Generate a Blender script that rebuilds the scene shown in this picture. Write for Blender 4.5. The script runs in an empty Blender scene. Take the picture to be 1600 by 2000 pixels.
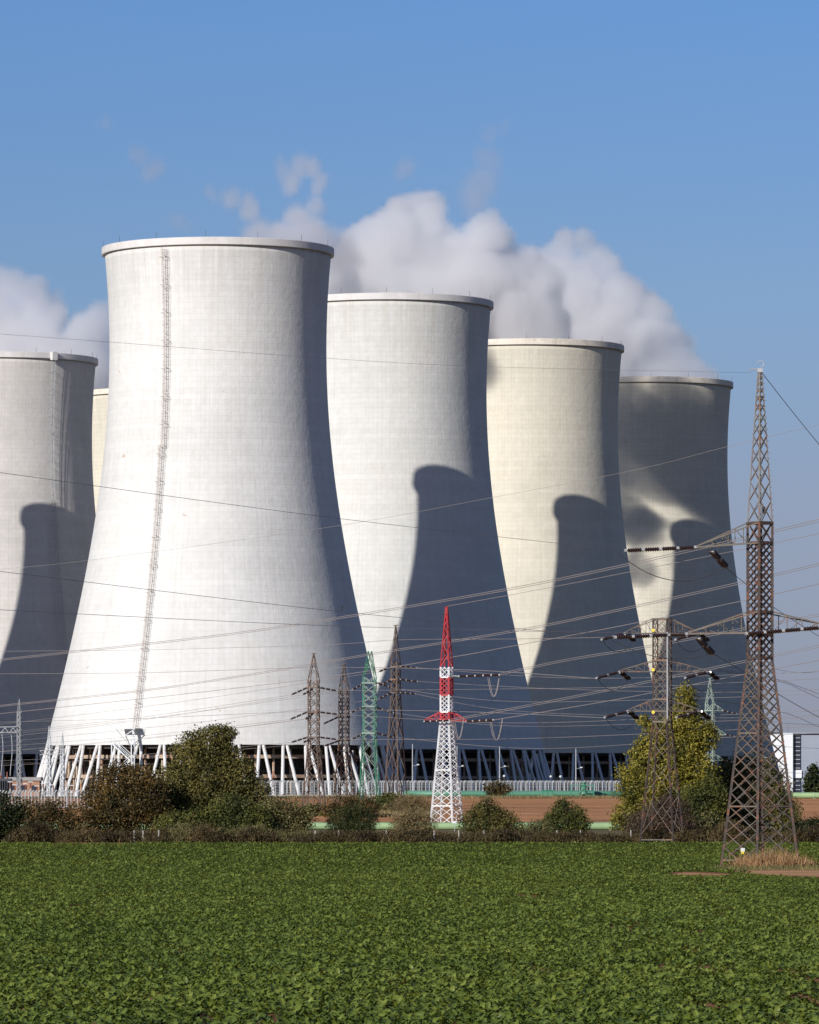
import bpy, math, random
import numpy as np
from mathutils import Vector, Matrix

random.seed(7)
rng = np.random.default_rng(11)
SC = bpy.context.scene
COL = SC.collection
R = math.radians

# ------------------------------------------------------------------ camera, sky, sun, exposure
F = 10235.0            # focal length in pixels of the 1600x2000 photograph
HOR = 1542.0           # row of the horizon
EYE = 1.46             # camera height above the ground of the plant (z = 0)

cam_d = bpy.data.cameras.new('camera')
cam = bpy.data.objects.new('camera', cam_d)
COL.objects.link(cam)
cam.location = (0, 0, EYE)
cam.rotation_euler = (R(90), 0, 0)
cam_d.sensor_fit = 'VERTICAL'
cam_d.sensor_height = 36.0
cam_d.lens = 36.0 * F / 2000.0
cam_d.shift_y = (HOR - 1000.0) / 2000.0
cam_d.clip_start = 1.0
cam_d.clip_end = 30000.0
SC.camera = cam

SUN_AZ, SUN_EL = R(36.0), R(22.0)     # the sun stands behind the camera, to the left
TO_SUN = Vector((-math.sin(SUN_AZ) * math.cos(SUN_EL), -math.cos(SUN_AZ) * math.cos(SUN_EL), math.sin(SUN_EL)))

world = bpy.data.worlds.new('World')
SC.world = world
world.use_nodes = True
wn, wl = world.node_tree.nodes, world.node_tree.links
wn.clear()
w_out = wn.new('ShaderNodeOutputWorld')
w_bg = wn.new('ShaderNodeBackground')
w_sky = wn.new('ShaderNodeTexSky')
w_sky.sky_type = 'NISHITA'
w_sky.sun_disc = False
w_sky.sun_elevation = SUN_EL
w_sky.sun_rotation = math.pi + SUN_AZ
w_sky.air_density = 1.0
w_sky.dust_density = 0.4
w_sky.ozone_density = 4.0
w_bg.inputs['Strength'].default_value = 0.10
w_tc = wn.new('ShaderNodeTexCoord')
w_map = wn.new('ShaderNodeMapping')
w_map.vector_type = 'POINT'
w_map.inputs['Location'].default_value = (0, 0, 0.035)
w_map.inputs['Scale'].default_value = (1, 1, 1.4)
wl.new(w_tc.outputs['Generated'], w_map.inputs['Vector'])
wl.new(w_map.outputs['Vector'], w_sky.inputs['Vector'])
w_sep = wn.new('ShaderNodeSeparateXYZ')
wl.new(w_tc.outputs['Generated'], w_sep.inputs['Vector'])
w_rmp = wn.new('ShaderNodeValToRGB')          # dusty air towards the horizon
_el = w_rmp.color_ramp.elements
while len(_el) < 6:
    _el.new(0.5)
for _e, (_p, _c) in zip(_el, [(0.0, (0.50, 0.40, 0.51)), (0.0124, (0.52, 0.42, 0.53)), (0.0524, (0.76, 0.58, 0.61)), (0.0916, (0.83, 0.77, 0.81)), (0.146, (0.75, 0.87, 1.03)), (0.35, (0.95, 0.91, 1.06))]):
    _e.position, _e.color = _p, (*_c, 1)
wl.new(w_sep.outputs['Z'], w_rmp.inputs['Fac'])
w_mul = wn.new('ShaderNodeMix')
w_mul.data_type, w_mul.blend_type = 'RGBA', 'MULTIPLY'
w_mul.inputs[0].default_value = 1.0
wl.new(w_sky.outputs['Color'], w_mul.inputs[6])
wl.new(w_rmp.outputs['Color'], w_mul.inputs[7])
wl.new(w_mul.outputs[2], w_bg.inputs['Color'])
wl.new(w_bg.outputs['Background'], w_out.inputs['Surface'])

sun_d = bpy.data.lights.new('sun', 'SUN')
sun_d.energy = 4.8
sun_d.angle = R(0.5)
sun_d.color = (1.0, 0.965, 0.915)
sun = bpy.data.objects.new('sun', sun_d)
COL.objects.link(sun)
sun.rotation_euler = (-TO_SUN).to_track_quat('-Z', 'Y').to_euler()
sun.location = (-300, -200, 300)

SC.view_settings.view_transform = 'Standard'
SC.view_settings.look = 'None'
SC.view_settings.exposure = 0.1
SC.view_settings.gamma = 1.0
cy = SC.cycles
cy.use_denoising = True
cy.max_bounces = 10
cy.diffuse_bounces = 3
cy.glossy_bounces = 2
cy.transparent_max_bounces = 12
cy.volume_bounces = 8
cy.volume_step_rate = 1.5
cy.volume_max_steps = 256

# ------------------------------------------------------------------ helpers
PROFILE = [(-200, 3.2), (0, 3.9), (100, 4.5), (250, 5.5), (350, 6.1), (420, 6.35), (470, 6.0), (520, 5.35), (575, 4.5),
           (640, 4.3), (740, 3.165), (900, 1.35), (930, 1.2), (960, 1.46), (15000, 1.46)]


def zg(d):
    return EYE - float(np.interp(d, [p[0] for p in PROFILE], [p[1] for p in PROFILE]))


def P(px, py, d):
    """The place at depth d that stands at (px, py) of the 1600x2000 photograph."""
    return Vector(((px - 800.0) * d / F, d, EYE + (HOR - py) * d / F))


def tag(o, label=None, cat=None, group=None, kind=None):
    if label:
        o['label'] = label
    if cat:
        o['category'] = cat
    if group:
        o['group'] = group
    if kind:
        o['kind'] = kind
    return o


def empty(name, loc, label, cat, group=None, yaw=0.0):
    o = bpy.data.objects.new(name, None)
    o.empty_display_size = 0.5
    COL.objects.link(o)
    o.location = loc
    o.rotation_euler = (0, 0, yaw)
    return tag(o, label, cat, group)


def link_mesh(name, me, mat=None, parent=None, smooth=False):
    if mat is not None and not me.materials:
        me.materials.append(mat)
    o = bpy.data.objects.new(name, me)
    COL.objects.link(o)
    o.parent = parent
    if smooth:
        me.polygons.foreach_set('use_smooth', [True] * len(me.polygons))
    return o


class MB:
    """Collects simple shapes into one mesh."""

    def __init__(self):
        self.v, self.f = [], []

    def add(self, vs, fs):
        n = len(self.v)
        self.v += [tuple(v) for v in vs]
        self.f += [tuple(i + n for i in f) for f in fs]

    def box(self, c, s, yaw=0.0):
        cx, cy_, cz = c
        hx, hy, hz = s[0] / 2, s[1] / 2, s[2] / 2
        ca, sa = math.cos(yaw), math.sin(yaw)
        vs = []
        for z in (-hz, hz):
            for x, y in ((-hx, -hy), (hx, -hy), (hx, hy), (-hx, hy)):
                vs.append((cx + x * ca - y * sa, cy_ + x * sa + y * ca, cz + z))
        self.add(vs, [(3, 2, 1, 0), (4, 5, 6, 7), (0, 1, 5, 4), (1, 2, 6, 5), (2, 3, 7, 6), (3, 0, 4, 7)])

    def bar(self, p, q, w, h=None):
        self.rod(p, q, w * 0.7071, w * 0.7071 if h is None else h * 0.7071, 4)

    def rod(self, p, q, r0, r1=None, n=6):
        p, q = Vector(p), Vector(q)
        r1 = r0 if r1 is None else r1
        d = q - p
        if d.length < 1e-6:
            return
        d.normalize()
        a = d.cross(Vector((0, 0, 1)))
        if a.length < 1e-3:
            a = Vector((1, 0, 0))
        a.normalize()
        b = d.cross(a)
        vs = []
        for c, r in ((p, r0), (q, r1)):
            for k in range(n):
                t = 2 * math.pi * (k + 0.5) / n
                vs.append(c + a * (r * math.cos(t)) + b * (r * math.sin(t)))
        fs = [(k, (k + 1) % n, n + (k + 1) % n, n + k) for k in range(n)]
        fs += [tuple(reversed(range(n))), tuple(range(n, 2 * n))]
        self.add(vs, fs)

    def tube(self, pts, r, n=5):
        pts = [Vector(p) for p in pts]
        vs, m = [], len(pts)
        for i, p in enumerate(pts):
            d = (pts[min(i + 1, m - 1)] - pts[max(i - 1, 0)]).normalized()
            a = d.cross(Vector((0, 0, 1)))
            if a.length < 1e-3:
                a = Vector((1, 0, 0))
            a.normalize()
            b = d.cross(a)
            rr = r[i] if isinstance(r, (list, tuple)) else r
            for k in range(n):
                t = 2 * math.pi * k / n
                vs.append(p + a * (rr * math.cos(t)) + b * (rr * math.sin(t)))
        fs = []
        for i in range(m - 1):
            for k in range(n):
                fs.append((i * n + k, i * n + (k + 1) % n, (i + 1) * n + (k + 1) % n, (i + 1) * n + k))
        fs += [tuple(reversed(range(n))), tuple(range((m - 1) * n, m * n))]
        self.add(vs, fs)

    def lathe(self, prof, n, caps=False):
        """prof: (radius, z) pairs round the local z axis."""
        vs = []
        for r, z in prof:
            for k in range(n):
                t = 2 * math.pi * k / n
                vs.append((r * math.cos(t), r * math.sin(t), z))
        fs = []
        for i in range(len(prof) - 1):
            for k in range(n):
                fs.append((i * n + k, i * n + (k + 1) % n, (i + 1) * n + (k + 1) % n, (i + 1) * n + k))
        self.add(vs, fs)

    def mesh(self, name):
        me = bpy.data.meshes.new(name)
        me.from_pydata([tuple(v) for v in self.v], [], self.f)
        me.update()
        return me

    def build(self, name, mat, parent=None, smooth=False, label=None):
        o = link_mesh(name, self.mesh(name), mat, parent, smooth)
        if label:
            o['label'] = label
        return o


# ------------------------------------------------------------------ materials
def new_mat(name):
    m = bpy.data.materials.new(name)
    m.use_nodes = True
    nt = m.node_tree
    return m, nt, nt.nodes, nt.links, nt.nodes['Principled BSDF']


def ramp(nodes, pts, interp='LINEAR'):
    r = nodes.new('ShaderNodeValToRGB')
    r.color_ramp.interpolation = interp
    el = r.color_ramp.elements
    while len(el) < len(pts):
        el.new(0.5)
    for e, (p, c) in zip(el, pts):
        e.position = p
        e.color = (c[0], c[1], c[2], 1) if len(c) == 3 else c
    return r


def mix_col(nodes, links, blend, fac, a, b):
    m = nodes.new('ShaderNodeMix')
    m.data_type = 'RGBA'
    m.blend_type = blend
    for sock, val in ((m.inputs[0], fac), (m.inputs[6], a), (m.inputs[7], b)):
        if hasattr(val, 'default_value') or hasattr(val, 'is_output'):
            links.new(val, sock)
        elif isinstance(val, (int, float)):
            sock.default_value = val
        else:
            sock.default_value = (val[0], val[1], val[2], 1)
    return m.outputs[2]


def noise(nodes, links, vec, scale, detail=4.0, rough=0.55):
    n = nodes.new('ShaderNodeTexNoise')
    n.inputs['Scale'].default_value = scale
    n.inputs['Detail'].default_value = detail
    n.inputs['Roughness'].default_value = rough
    if vec is not None:
        links.new(vec, n.inputs['Vector'])
    return n


def mapping(nodes, links, vec, scale, loc=(0, 0, 0)):
    m = nodes.new('ShaderNodeMapping')
    m.inputs['Scale'].default_value = scale
    m.inputs['Location'].default_value = loc
    links.new(vec, m.inputs['Vector'])
    return m.outputs['Vector']


def plain(name, col, rough=0.6, metal=0.0, var=0.25, scale=0.8, bump=0.0, second=None, spread=(0.45, 0.62)):
    """A painted or bare surface with blotches; second = a colour of wear or rust that shows in patches."""
    m, nt, N, L, b = new_mat(name)
    tc = N.new('ShaderNodeTexCoord')
    n1 = noise(N, L, tc.outputs['Object'], scale, 6.0, 0.65)
    dark = tuple(c * (1 - var) for c in col)
    lite = tuple(min(1, c * (1 + var * 0.6)) for c in col)
    r1 = ramp(N, [(0.3, dark), (0.7, lite)])
    L.new(n1.outputs['Fac'], r1.inputs['Fac'])
    out = r1.outputs['Color']
    if second is not None:
        n2 = noise(N, L, tc.outputs['Object'], scale * 1.7, 8.0, 0.7)
        r2 = ramp(N, [(spread[0], (0, 0, 0)), (spread[1], (1, 1, 1))])
        L.new(n2.outputs['Fac'], r2.inputs['Fac'])
        out = mix_col(N, L, 'MIX', r2.outputs['Color'], out, second)
    L.new(out, b.inputs['Base Color'])
    b.inputs['Roughness'].default_value = rough
    b.inputs['Metallic'].default_value = metal
    if bump:
        bp = N.new('ShaderNodeBump')
        bp.inputs['Strength'].default_value = bump
        bp.inputs['Distance'].default_value = 0.05
        L.new(n1.outputs['Fac'], bp.inputs['Height'])
        L.new(bp.outputs['Normal'], b.inputs['Normal'])
    return m


def tower_concrete(name, base, warm, spots=0.0, seam=0.82, seed=0.0):
    """Painted concrete shell: cast panels in rings, seams, drip streaks, blotches, flaked spots."""
    m, nt, N, L, b = new_mat(name)
    uv = N.new('ShaderNodeUVMap')
    uv.uv_map = 'panels'
    sx = N.new('ShaderNodeSeparateXYZ')
    L.new(uv.outputs['UV'], sx.inputs['Vector'])
    tc = N.new('ShaderNodeTexCoord')
    ob = mapping(N, L, tc.outputs['Object'], (1, 1, 1), (seed, seed * 0.7, 0))
    # panel seams
    bk = N.new('ShaderNodeTexBrick')
    bk.offset = 0.0
    bk.inputs['Scale'].default_value = 1.0
    bk.inputs['Brick Width'].default_value = 1.0
    bk.inputs['Row Height'].default_value = 1.0
    bk.inputs['Mortar Size'].default_value = 0.035
    bk.inputs['Mortar Smooth'].default_value = 0.6
    bk.inputs['Color1'].default_value = (1, 1, 1, 1)
    bk.inputs['Color2'].default_value = (0.965, 0.965, 0.965, 1)
    bk.inputs['Mortar'].default_value = (seam, seam, seam * 0.98, 1)
    L.new(uv.outputs['UV'], bk.inputs['Vector'])
    # ring to ring tone
    fl = N.new('ShaderNodeMath')
    fl.operation = 'FLOOR'
    L.new(sx.outputs['Y'], fl.inputs[0])
    wn_ = N.new('ShaderNodeTexWhiteNoise')
    wn_.noise_dimensions = '1D'
    L.new(fl.outputs[0], wn_.inputs['W'])
    rr = ramp(N, [(0, (0.945, 0.945, 0.94)), (1, (1, 1, 1))])
    L.new(wn_.outputs['Value'], rr.inputs['Fac'])
    # large blotches
    n1 = noise(N, L, ob, 0.035, 7.0, 0.62)
    r1 = ramp(N, [(0.32, tuple(a * 0.88 for a in base)), (0.52, base), (0.72, warm)])
    L.new(n1.outputs['Fac'], r1.inputs['Fac'])
    # drip streaks: long in height, narrow round the shell
    st = noise(N, L, mapping(N, L, uv.outputs['UV'], (1.3, 0.045, 1), (seed, 0, 0)), 1.0, 6.0, 0.65)
    r2 = ramp(N, [(0.34, (0.86, 0.85, 0.82)), (0.58, (1, 1, 1))])
    L.new(st.outputs['Fac'], r2.inputs['Fac'])
    # weathering just below the rim
    top = N.new('ShaderNodeMapRange')
    L.new(sx.outputs['Y'], top.inputs['Value'])
    top.inputs['From Min'].default_value = 82.0
    top.inputs['From Max'].default_value = 97.5
    st2 = noise(N, L, mapping(N, L, uv.outputs['UV'], (0.55, 0.03, 1), (seed + 9, 0, 0)), 1.0, 5.0, 0.7)
    tm = N.new('ShaderNodeMath')
    tm.operation = 'MULTIPLY'
    L.new(top.outputs['Result'], tm.inputs[0])
    r6 = ramp(N, [(0.42, (0, 0, 0)), (0.66, (0.42, 0.42, 0.42))])
    L.new(st2.outputs['Fac'], r6.inputs['Fac'])
    L.new(r6.outputs['Color'], tm.inputs[1])
    # fine mottling
    n3 = noise(N, L, ob, 0.6, 6.0, 0.7)
    r3 = ramp(N, [(0.3, (0.93, 0.93, 0.92)), (0.7, (1.02, 1.02, 1.02))])
    L.new(n3.outputs['Fac'], r3.inputs['Fac'])
    c = mix_col(N, L, 'MULTIPLY', 1.0, r1.outputs['Color'], bk.outputs['Color'])
    c = mix_col(N, L, 'MULTIPLY', 1.0, c, rr.outputs['Color'])
    c = mix_col(N, L, 'MULTIPLY', 0.42, c, r2.outputs['Color'])
    c = mix_col(N, L, 'MULTIPLY', 1.0, c, r3.outputs['Color'])
    c = mix_col(N, L, 'MIX', tm.outputs[0], c, (0.40, 0.37, 0.31))
    if spots:
        n4 = noise(N, L, mapping(N, L, ob, (1, 1, 1.6), (40, 3, 0)), 0.22, 5.0, 0.72)
        r4 = ramp(N, [(0.685, (0, 0, 0)), (0.71, (1, 1, 1))])
        L.new(n4.outputs['Fac'], r4.inputs['Fac'])
        f4 = N.new('ShaderNodeMath')
        f4.operation = 'MULTIPLY'
        f4.inputs[1].default_value = spots
        L.new(r4.outputs['Color'], f4.inputs[0])
        c = mix_col(N, L, 'MIX', f4.outputs[0], c, (0.42, 0.28, 0.15))
    L.new(c, b.inputs['Base Color'])
    b.inputs['Roughness'].default_value = 0.75
    b.inputs['Specular IOR Level'].default_value = 0.25
    bp = N.new('ShaderNodeBump')
    bp.inputs['Strength'].default_value = 0.4
    bp.inputs['Distance'].default_value = 0.07
    L.new(bk.outputs['Fac'], bp.inputs['Height'])
    bp.invert = True
    n5 = noise(N, L, mapping(N, L, uv.outputs['UV'], (0.5, 0.5, 1), (seed, 5, 0)), 1.0, 3.0, 0.6)
    bp2 = N.new('ShaderNodeBump')
    bp2.inputs['Strength'].default_value = 0.5
    bp2.inputs['Distance'].default_value = 0.16
    L.new(n5.outputs['Fac'], bp2.inputs['Height'])
    L.new(bp.outputs['Normal'], bp2.inputs['Normal'])
    L.new(bp2.outputs['Normal'], b.inputs['Normal'])
    return m


def foliage(name, c_dark, c_mid, c_light, patch=0.35, trans=0.25):
    """Leaves: a tone per leaf and broader patches of tone over the crown."""
    m, nt, N, L, b = new_mat(name)
    geo = N.new('ShaderNodeNewGeometry')
    tc = N.new('ShaderNodeTexCoord')
    n1 = noise(N, L, tc.outputs['Object'], patch, 3.0, 0.6)
    ad = N.new('ShaderNodeMath')
    ad.operation = 'MULTIPLY_ADD'
    ad.inputs[1].default_value = 0.55
    L.new(geo.outputs['Random Per Island'], ad.inputs[0])
    mu = N.new('ShaderNodeMath')
    mu.operation = 'MULTIPLY_ADD'
    mu.inputs[1].default_value = 1.5
    mu.inputs[2].default_value = -0.52
    L.new(n1.outputs['Fac'], mu.inputs[0])
    L.new(mu.outputs[0], ad.inputs[2])
    r = ramp(N, [(0.08, c_dark), (0.5, c_mid), (0.95, c_light)])
    L.new(ad.outputs[0], r.inputs['Fac'])
    L.new(r.outputs['Color'], b.inputs['Base Color'])
    b.inputs['Roughness'].default_value = 0.6
    b.inputs['Specular IOR Level'].default_value = 0.3
    tr = N.new('ShaderNodeBsdfTranslucent')
    L.new(r.outputs['Color'], tr.inputs['Color'])
    mx = N.new('ShaderNodeMixShader')
    mx.inputs[0].default_value = trans
    L.new(b.outputs[0], mx.inputs[1])
    L.new(tr.outputs[0], mx.inputs[2])
    L.new(mx.outputs[0], N['Material Output'].inputs['Surface'])
    return m


M = {}
M['bark'] = plain('bark', (0.10, 0.075, 0.05), 0.9, var=0.4, scale=3)
M['rust_steel'] = plain('rust_steel', (0.052, 0.039, 0.033), 0.75, var=0.4, scale=0.9, second=(0.17, 0.068, 0.036), spread=(0.5, 0.62))
M['dull_steel'] = plain('dull_steel', (0.17, 0.155, 0.135), 0.7, var=0.3, scale=0.5, second=(0.17, 0.085, 0.05), spread=(0.5, 0.62))
M['rust_brace'] = plain('rust_brace', (0.135, 0.115, 0.092), 0.7, var=0.35, scale=0.5, second=(0.20, 0.10, 0.055), spread=(0.5, 0.6))
M['pale_steel'] = plain('pale_steel', (0.34, 0.32, 0.29), 0.6, var=0.2, scale=0.4, second=(0.20, 0.115, 0.07), spread=(0.52, 0.66))
M['brown_steel'] = plain('brown_steel', (0.115, 0.088, 0.07), 0.75, var=0.35, scale=0.5, second=(0.2, 0.105, 0.06), spread=(0.5, 0.64))
M['green_steel'] = plain('green_steel', (0.025, 0.19, 0.105), 0.6, var=0.25, scale=0.5, second=(0.12, 0.20, 0.15), spread=(0.5, 0.7))
M['grey_green_steel'] = plain('grey_green_steel', (0.22, 0.29, 0.25), 0.7, var=0.2, scale=0.5)
M['red_paint'] = plain('red_paint', (0.45, 0.03, 0.04), 0.6, var=0.3, scale=0.6, second=(0.30, 0.06, 0.045), spread=(0.5, 0.7))
M['white_paint'] = plain('white_paint', (0.66, 0.68, 0.69), 0.6, var=0.15, scale=0.6, second=(0.50, 0.47, 0.43), spread=(0.52, 0.7))
M['galvanised'] = plain('galvanised', (0.36, 0.37, 0.38), 0.5, var=0.15, scale=0.6)
M['insulator'] = plain('insulator', (0.03, 0.016, 0.013), 0.25, var=0.2, scale=2)
M['fitting'] = plain('fitting', (0.5, 0.5, 0.48), 0.4, 0.3, var=0.15, scale=2)
M['cable'] = plain('cable', (0.30, 0.265, 0.245), 0.6, var=0.1, scale=0.1)
M['dark_cable'] = plain('dark_cable', (0.06, 0.055, 0.055), 0.6, var=0.1, scale=0.1)
M['yellow_plate'] = plain('yellow_plate', (0.75, 0.6, 0.06), 0.5, var=0.1, scale=1)
M['column_white'] = plain('column_white', (0.64, 0.63, 0.62), 0.75, var=0.2, scale=0.5, bump=0.2, second=(0.42, 0.38, 0.33), spread=(0.54, 0.74))
M['rim_white'] = plain('rim_white', (0.60, 0.575, 0.555), 0.75, var=0.12, scale=0.35, bump=0.2, second=(0.5, 0.46, 0.42), spread=(0.55, 0.75))
M['rim_cream'] = plain('rim_cream', (0.66, 0.60, 0.51), 0.75, var=0.12, scale=0.35, bump=0.2, second=(0.46, 0.40, 0.32), spread=(0.5, 0.7))
M['inner_dark'] = plain('inner_dark', (0.045, 0.038, 0.035), 0.9, var=0.35, scale=0.3)
M['inner_beige'] = plain('inner_beige', (0.46, 0.36, 0.26), 0.85, var=0.25, scale=0.3, second=(0.35, 0.15, 0.09), spread=(0.5, 0.62))
M['pipe_green'] = plain('pipe_green', (0.27, 0.39, 0.20), 0.5, var=0.15, scale=0.25)
M['pipe_teal'] = plain('pipe_teal', (0.075, 0.22, 0.14), 0.5, var=0.15, scale=0.25)
M['teal_box'] = plain('teal_box', (0.03, 0.20, 0.12), 0.5, var=0.15, scale=0.6)
M['concrete'] = plain('concrete', (0.34, 0.31, 0.27), 0.85, var=0.2, scale=2.5)
M['cladding_white'] = plain('cladding_white', (0.72, 0.73, 0.75), 0.6, var=0.06, scale=0.15)
M['building_grey'] = plain('building_grey', (0.27, 0.30, 0.36), 0.6, var=0.06, scale=0.15)
M['dark_glass'] = plain('dark_glass', (0.035, 0.04, 0.055), 0.15, var=0.2, scale=0.5)
M['brick_red'] = plain('brick_red', (0.36, 0.19, 0.12), 0.85, var=0.2, scale=1.0)
M['roof_grey'] = plain('roof_grey', (0.30, 0.28, 0.27), 0.8, var=0.15, scale=0.6)
M['dark_gear'] = plain('dark_gear', (0.05, 0.055, 0.065), 0.6, var=0.3, scale=0.8)
M['rust_gear'] = plain('rust_gear', (0.25, 0.085, 0.055), 0.7, var=0.3, scale=0.8)

M['shell_white'] = tower_concrete('shell_white', (0.675, 0.665, 0.65), (0.69, 0.67, 0.635), spots=0.8, seam=0.94)
M['shell_pearl'] = tower_concrete('shell_pearl', (0.645, 0.637, 0.61), (0.655, 0.633, 0.59), spots=0.0, seam=0.935, seed=31)
M['shell_cream'] = tower_concrete('shell_cream', (0.65, 0.605, 0.505), (0.67, 0.615, 0.495), spots=0.0, seam=0.935, seed=77)
M['shell_cream_far'] = tower_concrete('shell_cream_far', (0.65, 0.605, 0.505), (0.67, 0.62, 0.50), spots=0.0, seam=0.8, seed=123)
M['shell_greyish'] = tower_concrete('shell_greyish', (0.62, 0.59, 0.565), (0.62, 0.585, 0.555), spots=0.0, seam=0.9, seed=211)

M['leaf_oak'] = foliage('leaf_oak', (0.022, 0.027, 0.008), (0.105, 0.098, 0.025), (0.25, 0.20, 0.055))
M['leaf_rust'] = foliage('leaf_rust', (0.020, 0.018, 0.007), (0.088, 0.064, 0.020), (0.24, 0.14, 0.036))
M['leaf_green'] = foliage('leaf_green', (0.018, 0.028, 0.008), (0.078, 0.088, 0.018), (0.18, 0.175, 0.036))
M['leaf_dark'] = foliage('leaf_dark', (0.008, 0.014, 0.004), (0.026, 0.036, 0.009), (0.065, 0.075, 0.018))
M['leaf_olive'] = foliage('leaf_olive', (0.05, 0.05, 0.018), (0.14, 0.13, 0.045), (0.27, 0.23, 0.09))
M['leaf_straw'] = foliage('leaf_straw', (0.09, 0.07, 0.03), (0.22, 0.165, 0.075), (0.36, 0.28, 0.13))
M['leaf_yellow'] = foliage('leaf_yellow', (0.035, 0.047, 0.009), (0.185, 0.165, 0.022), (0.46, 0.37, 0.06), patch=0.3)
M['leaf_willow'] = foliage('leaf_willow', (0.045, 0.045, 0.014), (0.125, 0.115, 0.035), (0.23, 0.20, 0.06))
M['leaf_mauve'] = foliage('leaf_mauve', (0.045, 0.030, 0.022), (0.10, 0.065, 0.045), (0.19, 0.12, 0.075))
M['dry_grass'] = foliage('dry_grass', (0.16, 0.085, 0.035), (0.33, 0.19, 0.085), (0.52, 0.34, 0.17), patch=1.2, trans=0.2)
M['undergrowth'] = foliage('undergrowth', (0.018, 0.014, 0.006), (0.068, 0.049, 0.019), (0.18, 0.125, 0.05), patch=0.25)
M['juniper'] = foliage('juniper', (0.013, 0.020, 0.006), (0.040, 0.048, 0.012), (0.10, 0.10, 0.025), patch=0.6)


def crop_leaf():
    m, nt, N, L, b = new_mat('crop_leaf')
    geo = N.new('ShaderNodeNewGeometry')
    oi = N.new('ShaderNodeObjectInfo')
    n1 = noise(N, L, geo.outputs['Position'], 0.06, 3.0, 0.6)
    a1 = N.new('ShaderNodeMath')
    a1.operation = 'MULTIPLY_ADD'
    a1.inputs[1].default_value = 0.45
    L.new(geo.outputs['Random Per Island'], a1.inputs[0])
    a2 = N.new('ShaderNodeMath')
    a2.operation = 'MULTIPLY_ADD'
    a2.inputs[1].default_value = 0.35
    L.new(oi.outputs['Random'], a2.inputs[0])
    n1s = N.new('ShaderNodeMath')
    n1s.operation = 'MULTIPLY'
    n1s.inputs[1].default_value = 0.45
    L.new(n1.outputs['Fac'], n1s.inputs[0])
    L.new(n1s.outputs[0], a2.inputs[2])
    a3 = N.new('ShaderNodeMath')
    a3.operation = 'ADD'
    a3.inputs[1].default_value = -0.15
    L.new(a2.outputs[0], a3.inputs[0])
    L.new(a3.outputs[0], a1.inputs[2])
    r = ramp(N, [(0.0, (0.16, 0.085, 0.035)), (0.05, (0.022, 0.048, 0.012)), (0.45, (0.074, 0.110, 0.017)), (0.8, (0.134, 0.166, 0.023)), (0.93, (0.19, 0.22, 0.04)), (1.0, (0.46, 0.46, 0.14))])
    L.new(a1.outputs[0], r.inputs['Fac'])
    L.new(r.outputs['Color'], b.inputs['Base Color'])
    b.inputs['Roughness'].default_value = 0.5
    b.inputs['Specular IOR Level'].default_value = 0.35
    tr = N.new('ShaderNodeBsdfTranslucent')
    L.new(r.outputs['Color'], tr.inputs['Color'])
    mx = N.new('ShaderNodeMixShader')
    mx.inputs[0].default_value = 0.12
    L.new(b.outputs[0], mx.inputs[1])
    L.new(tr.outputs[0], mx.inputs[2])
    L.new(mx.outputs[0], N['Material Output'].inputs['Surface'])
    return m


def soil(name, dark, light, row_dir=None):
    m, nt, N, L, b = new_mat(name)
    tc = N.new('ShaderNodeTexCoord')
    n1 = noise(N, L, tc.outputs['Object'], 0.03, 6.0, 0.65)
    n2 = noise(N, L, mapping(N, L, tc.outputs['Object'], (0.06, 1.0, 1.0)), 0.16, 5.0, 0.65)
    n3 = noise(N, L, tc.outputs['Object'], 3.0, 5.0, 0.7)
    r1 = ramp(N, [(0.3, dark), (0.7, light)])
    L.new(n1.outputs['Fac'], r1.inputs['Fac'])
    r2 = ramp(N, [(0.36, (0.66, 0.64, 0.62)), (0.56, (1.05, 1.05, 1.05))])
    L.new(n2.outputs['Fac'], r2.inputs['Fac'])
    r3 = ramp(N, [(0.3, (0.78, 0.76, 0.74)), (0.7, (1.12, 1.12, 1.12))])
    L.new(n3.outputs['Fac'], r3.inputs['Fac'])
    c = mix_col(N, L, 'MULTIPLY', 1.0, r1.outputs['Color'], r2.outputs['Color'])
    c = mix_col(N, L, 'MULTIPLY', 1.0, c, r3.outputs['Color'])
    L.new(c, b.inputs['Base Color'])
    b.inputs['Roughness'].default_value = 0.95
    b.inputs['Specular IOR Level'].default_value = 0.1
    bp = N.new('ShaderNodeBump')
    bp.inputs['Strength'].default_value = 0.7
    bp.inputs['Distance'].default_value = 0.12
    L.new(n3.outputs['Fac'], bp.inputs['Height'])
    L.new(bp.outputs['Normal'], b.inputs['Normal'])
    return m


M['crop'] = crop_leaf()
M['plough'] = soil('plough', (0.44, 0.205, 0.088), (0.60, 0.30, 0.14))
M['crop_soil'] = soil('crop_soil', (0.22, 0.10, 0.05), (0.34, 0.16, 0.08))
M['bare_soil'] = soil('bare_soil', (0.42, 0.215, 0.10), (0.56, 0.32, 0.155))
M['rough_ground'] = soil('rough_ground', (0.12, 0.10, 0.05), (0.22, 0.17, 0.09))


# ------------------------------------------------------------------ ground
def sheet(name, mat, d0, d1, half, lift=0.0, step=None, kind='structure', x0=None, x1=None, nx=12):
    ds = sorted({d for d, _ in PROFILE if d0 < d < d1} | {d0, d1})
    mb = MB()
    xs = []
    for d in ds:
        h = half(d)
        a = -h if x0 is None else x0(d)
        c = h if x1 is None else x1(d)
        xs.append([(a + (c - a) * i / nx, d, zg(d) + lift) for i in range(nx + 1)])
    for row in xs:
        mb.v += row
    for j in range(len(ds) - 1):
        for i in range(nx):
            a = j * (nx + 1) + i
            mb.f.append((a, a + 1, a + nx + 2, a + nx + 1))
    o = mb.build(name, mat)
    o['kind'] = kind
    return o


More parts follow.
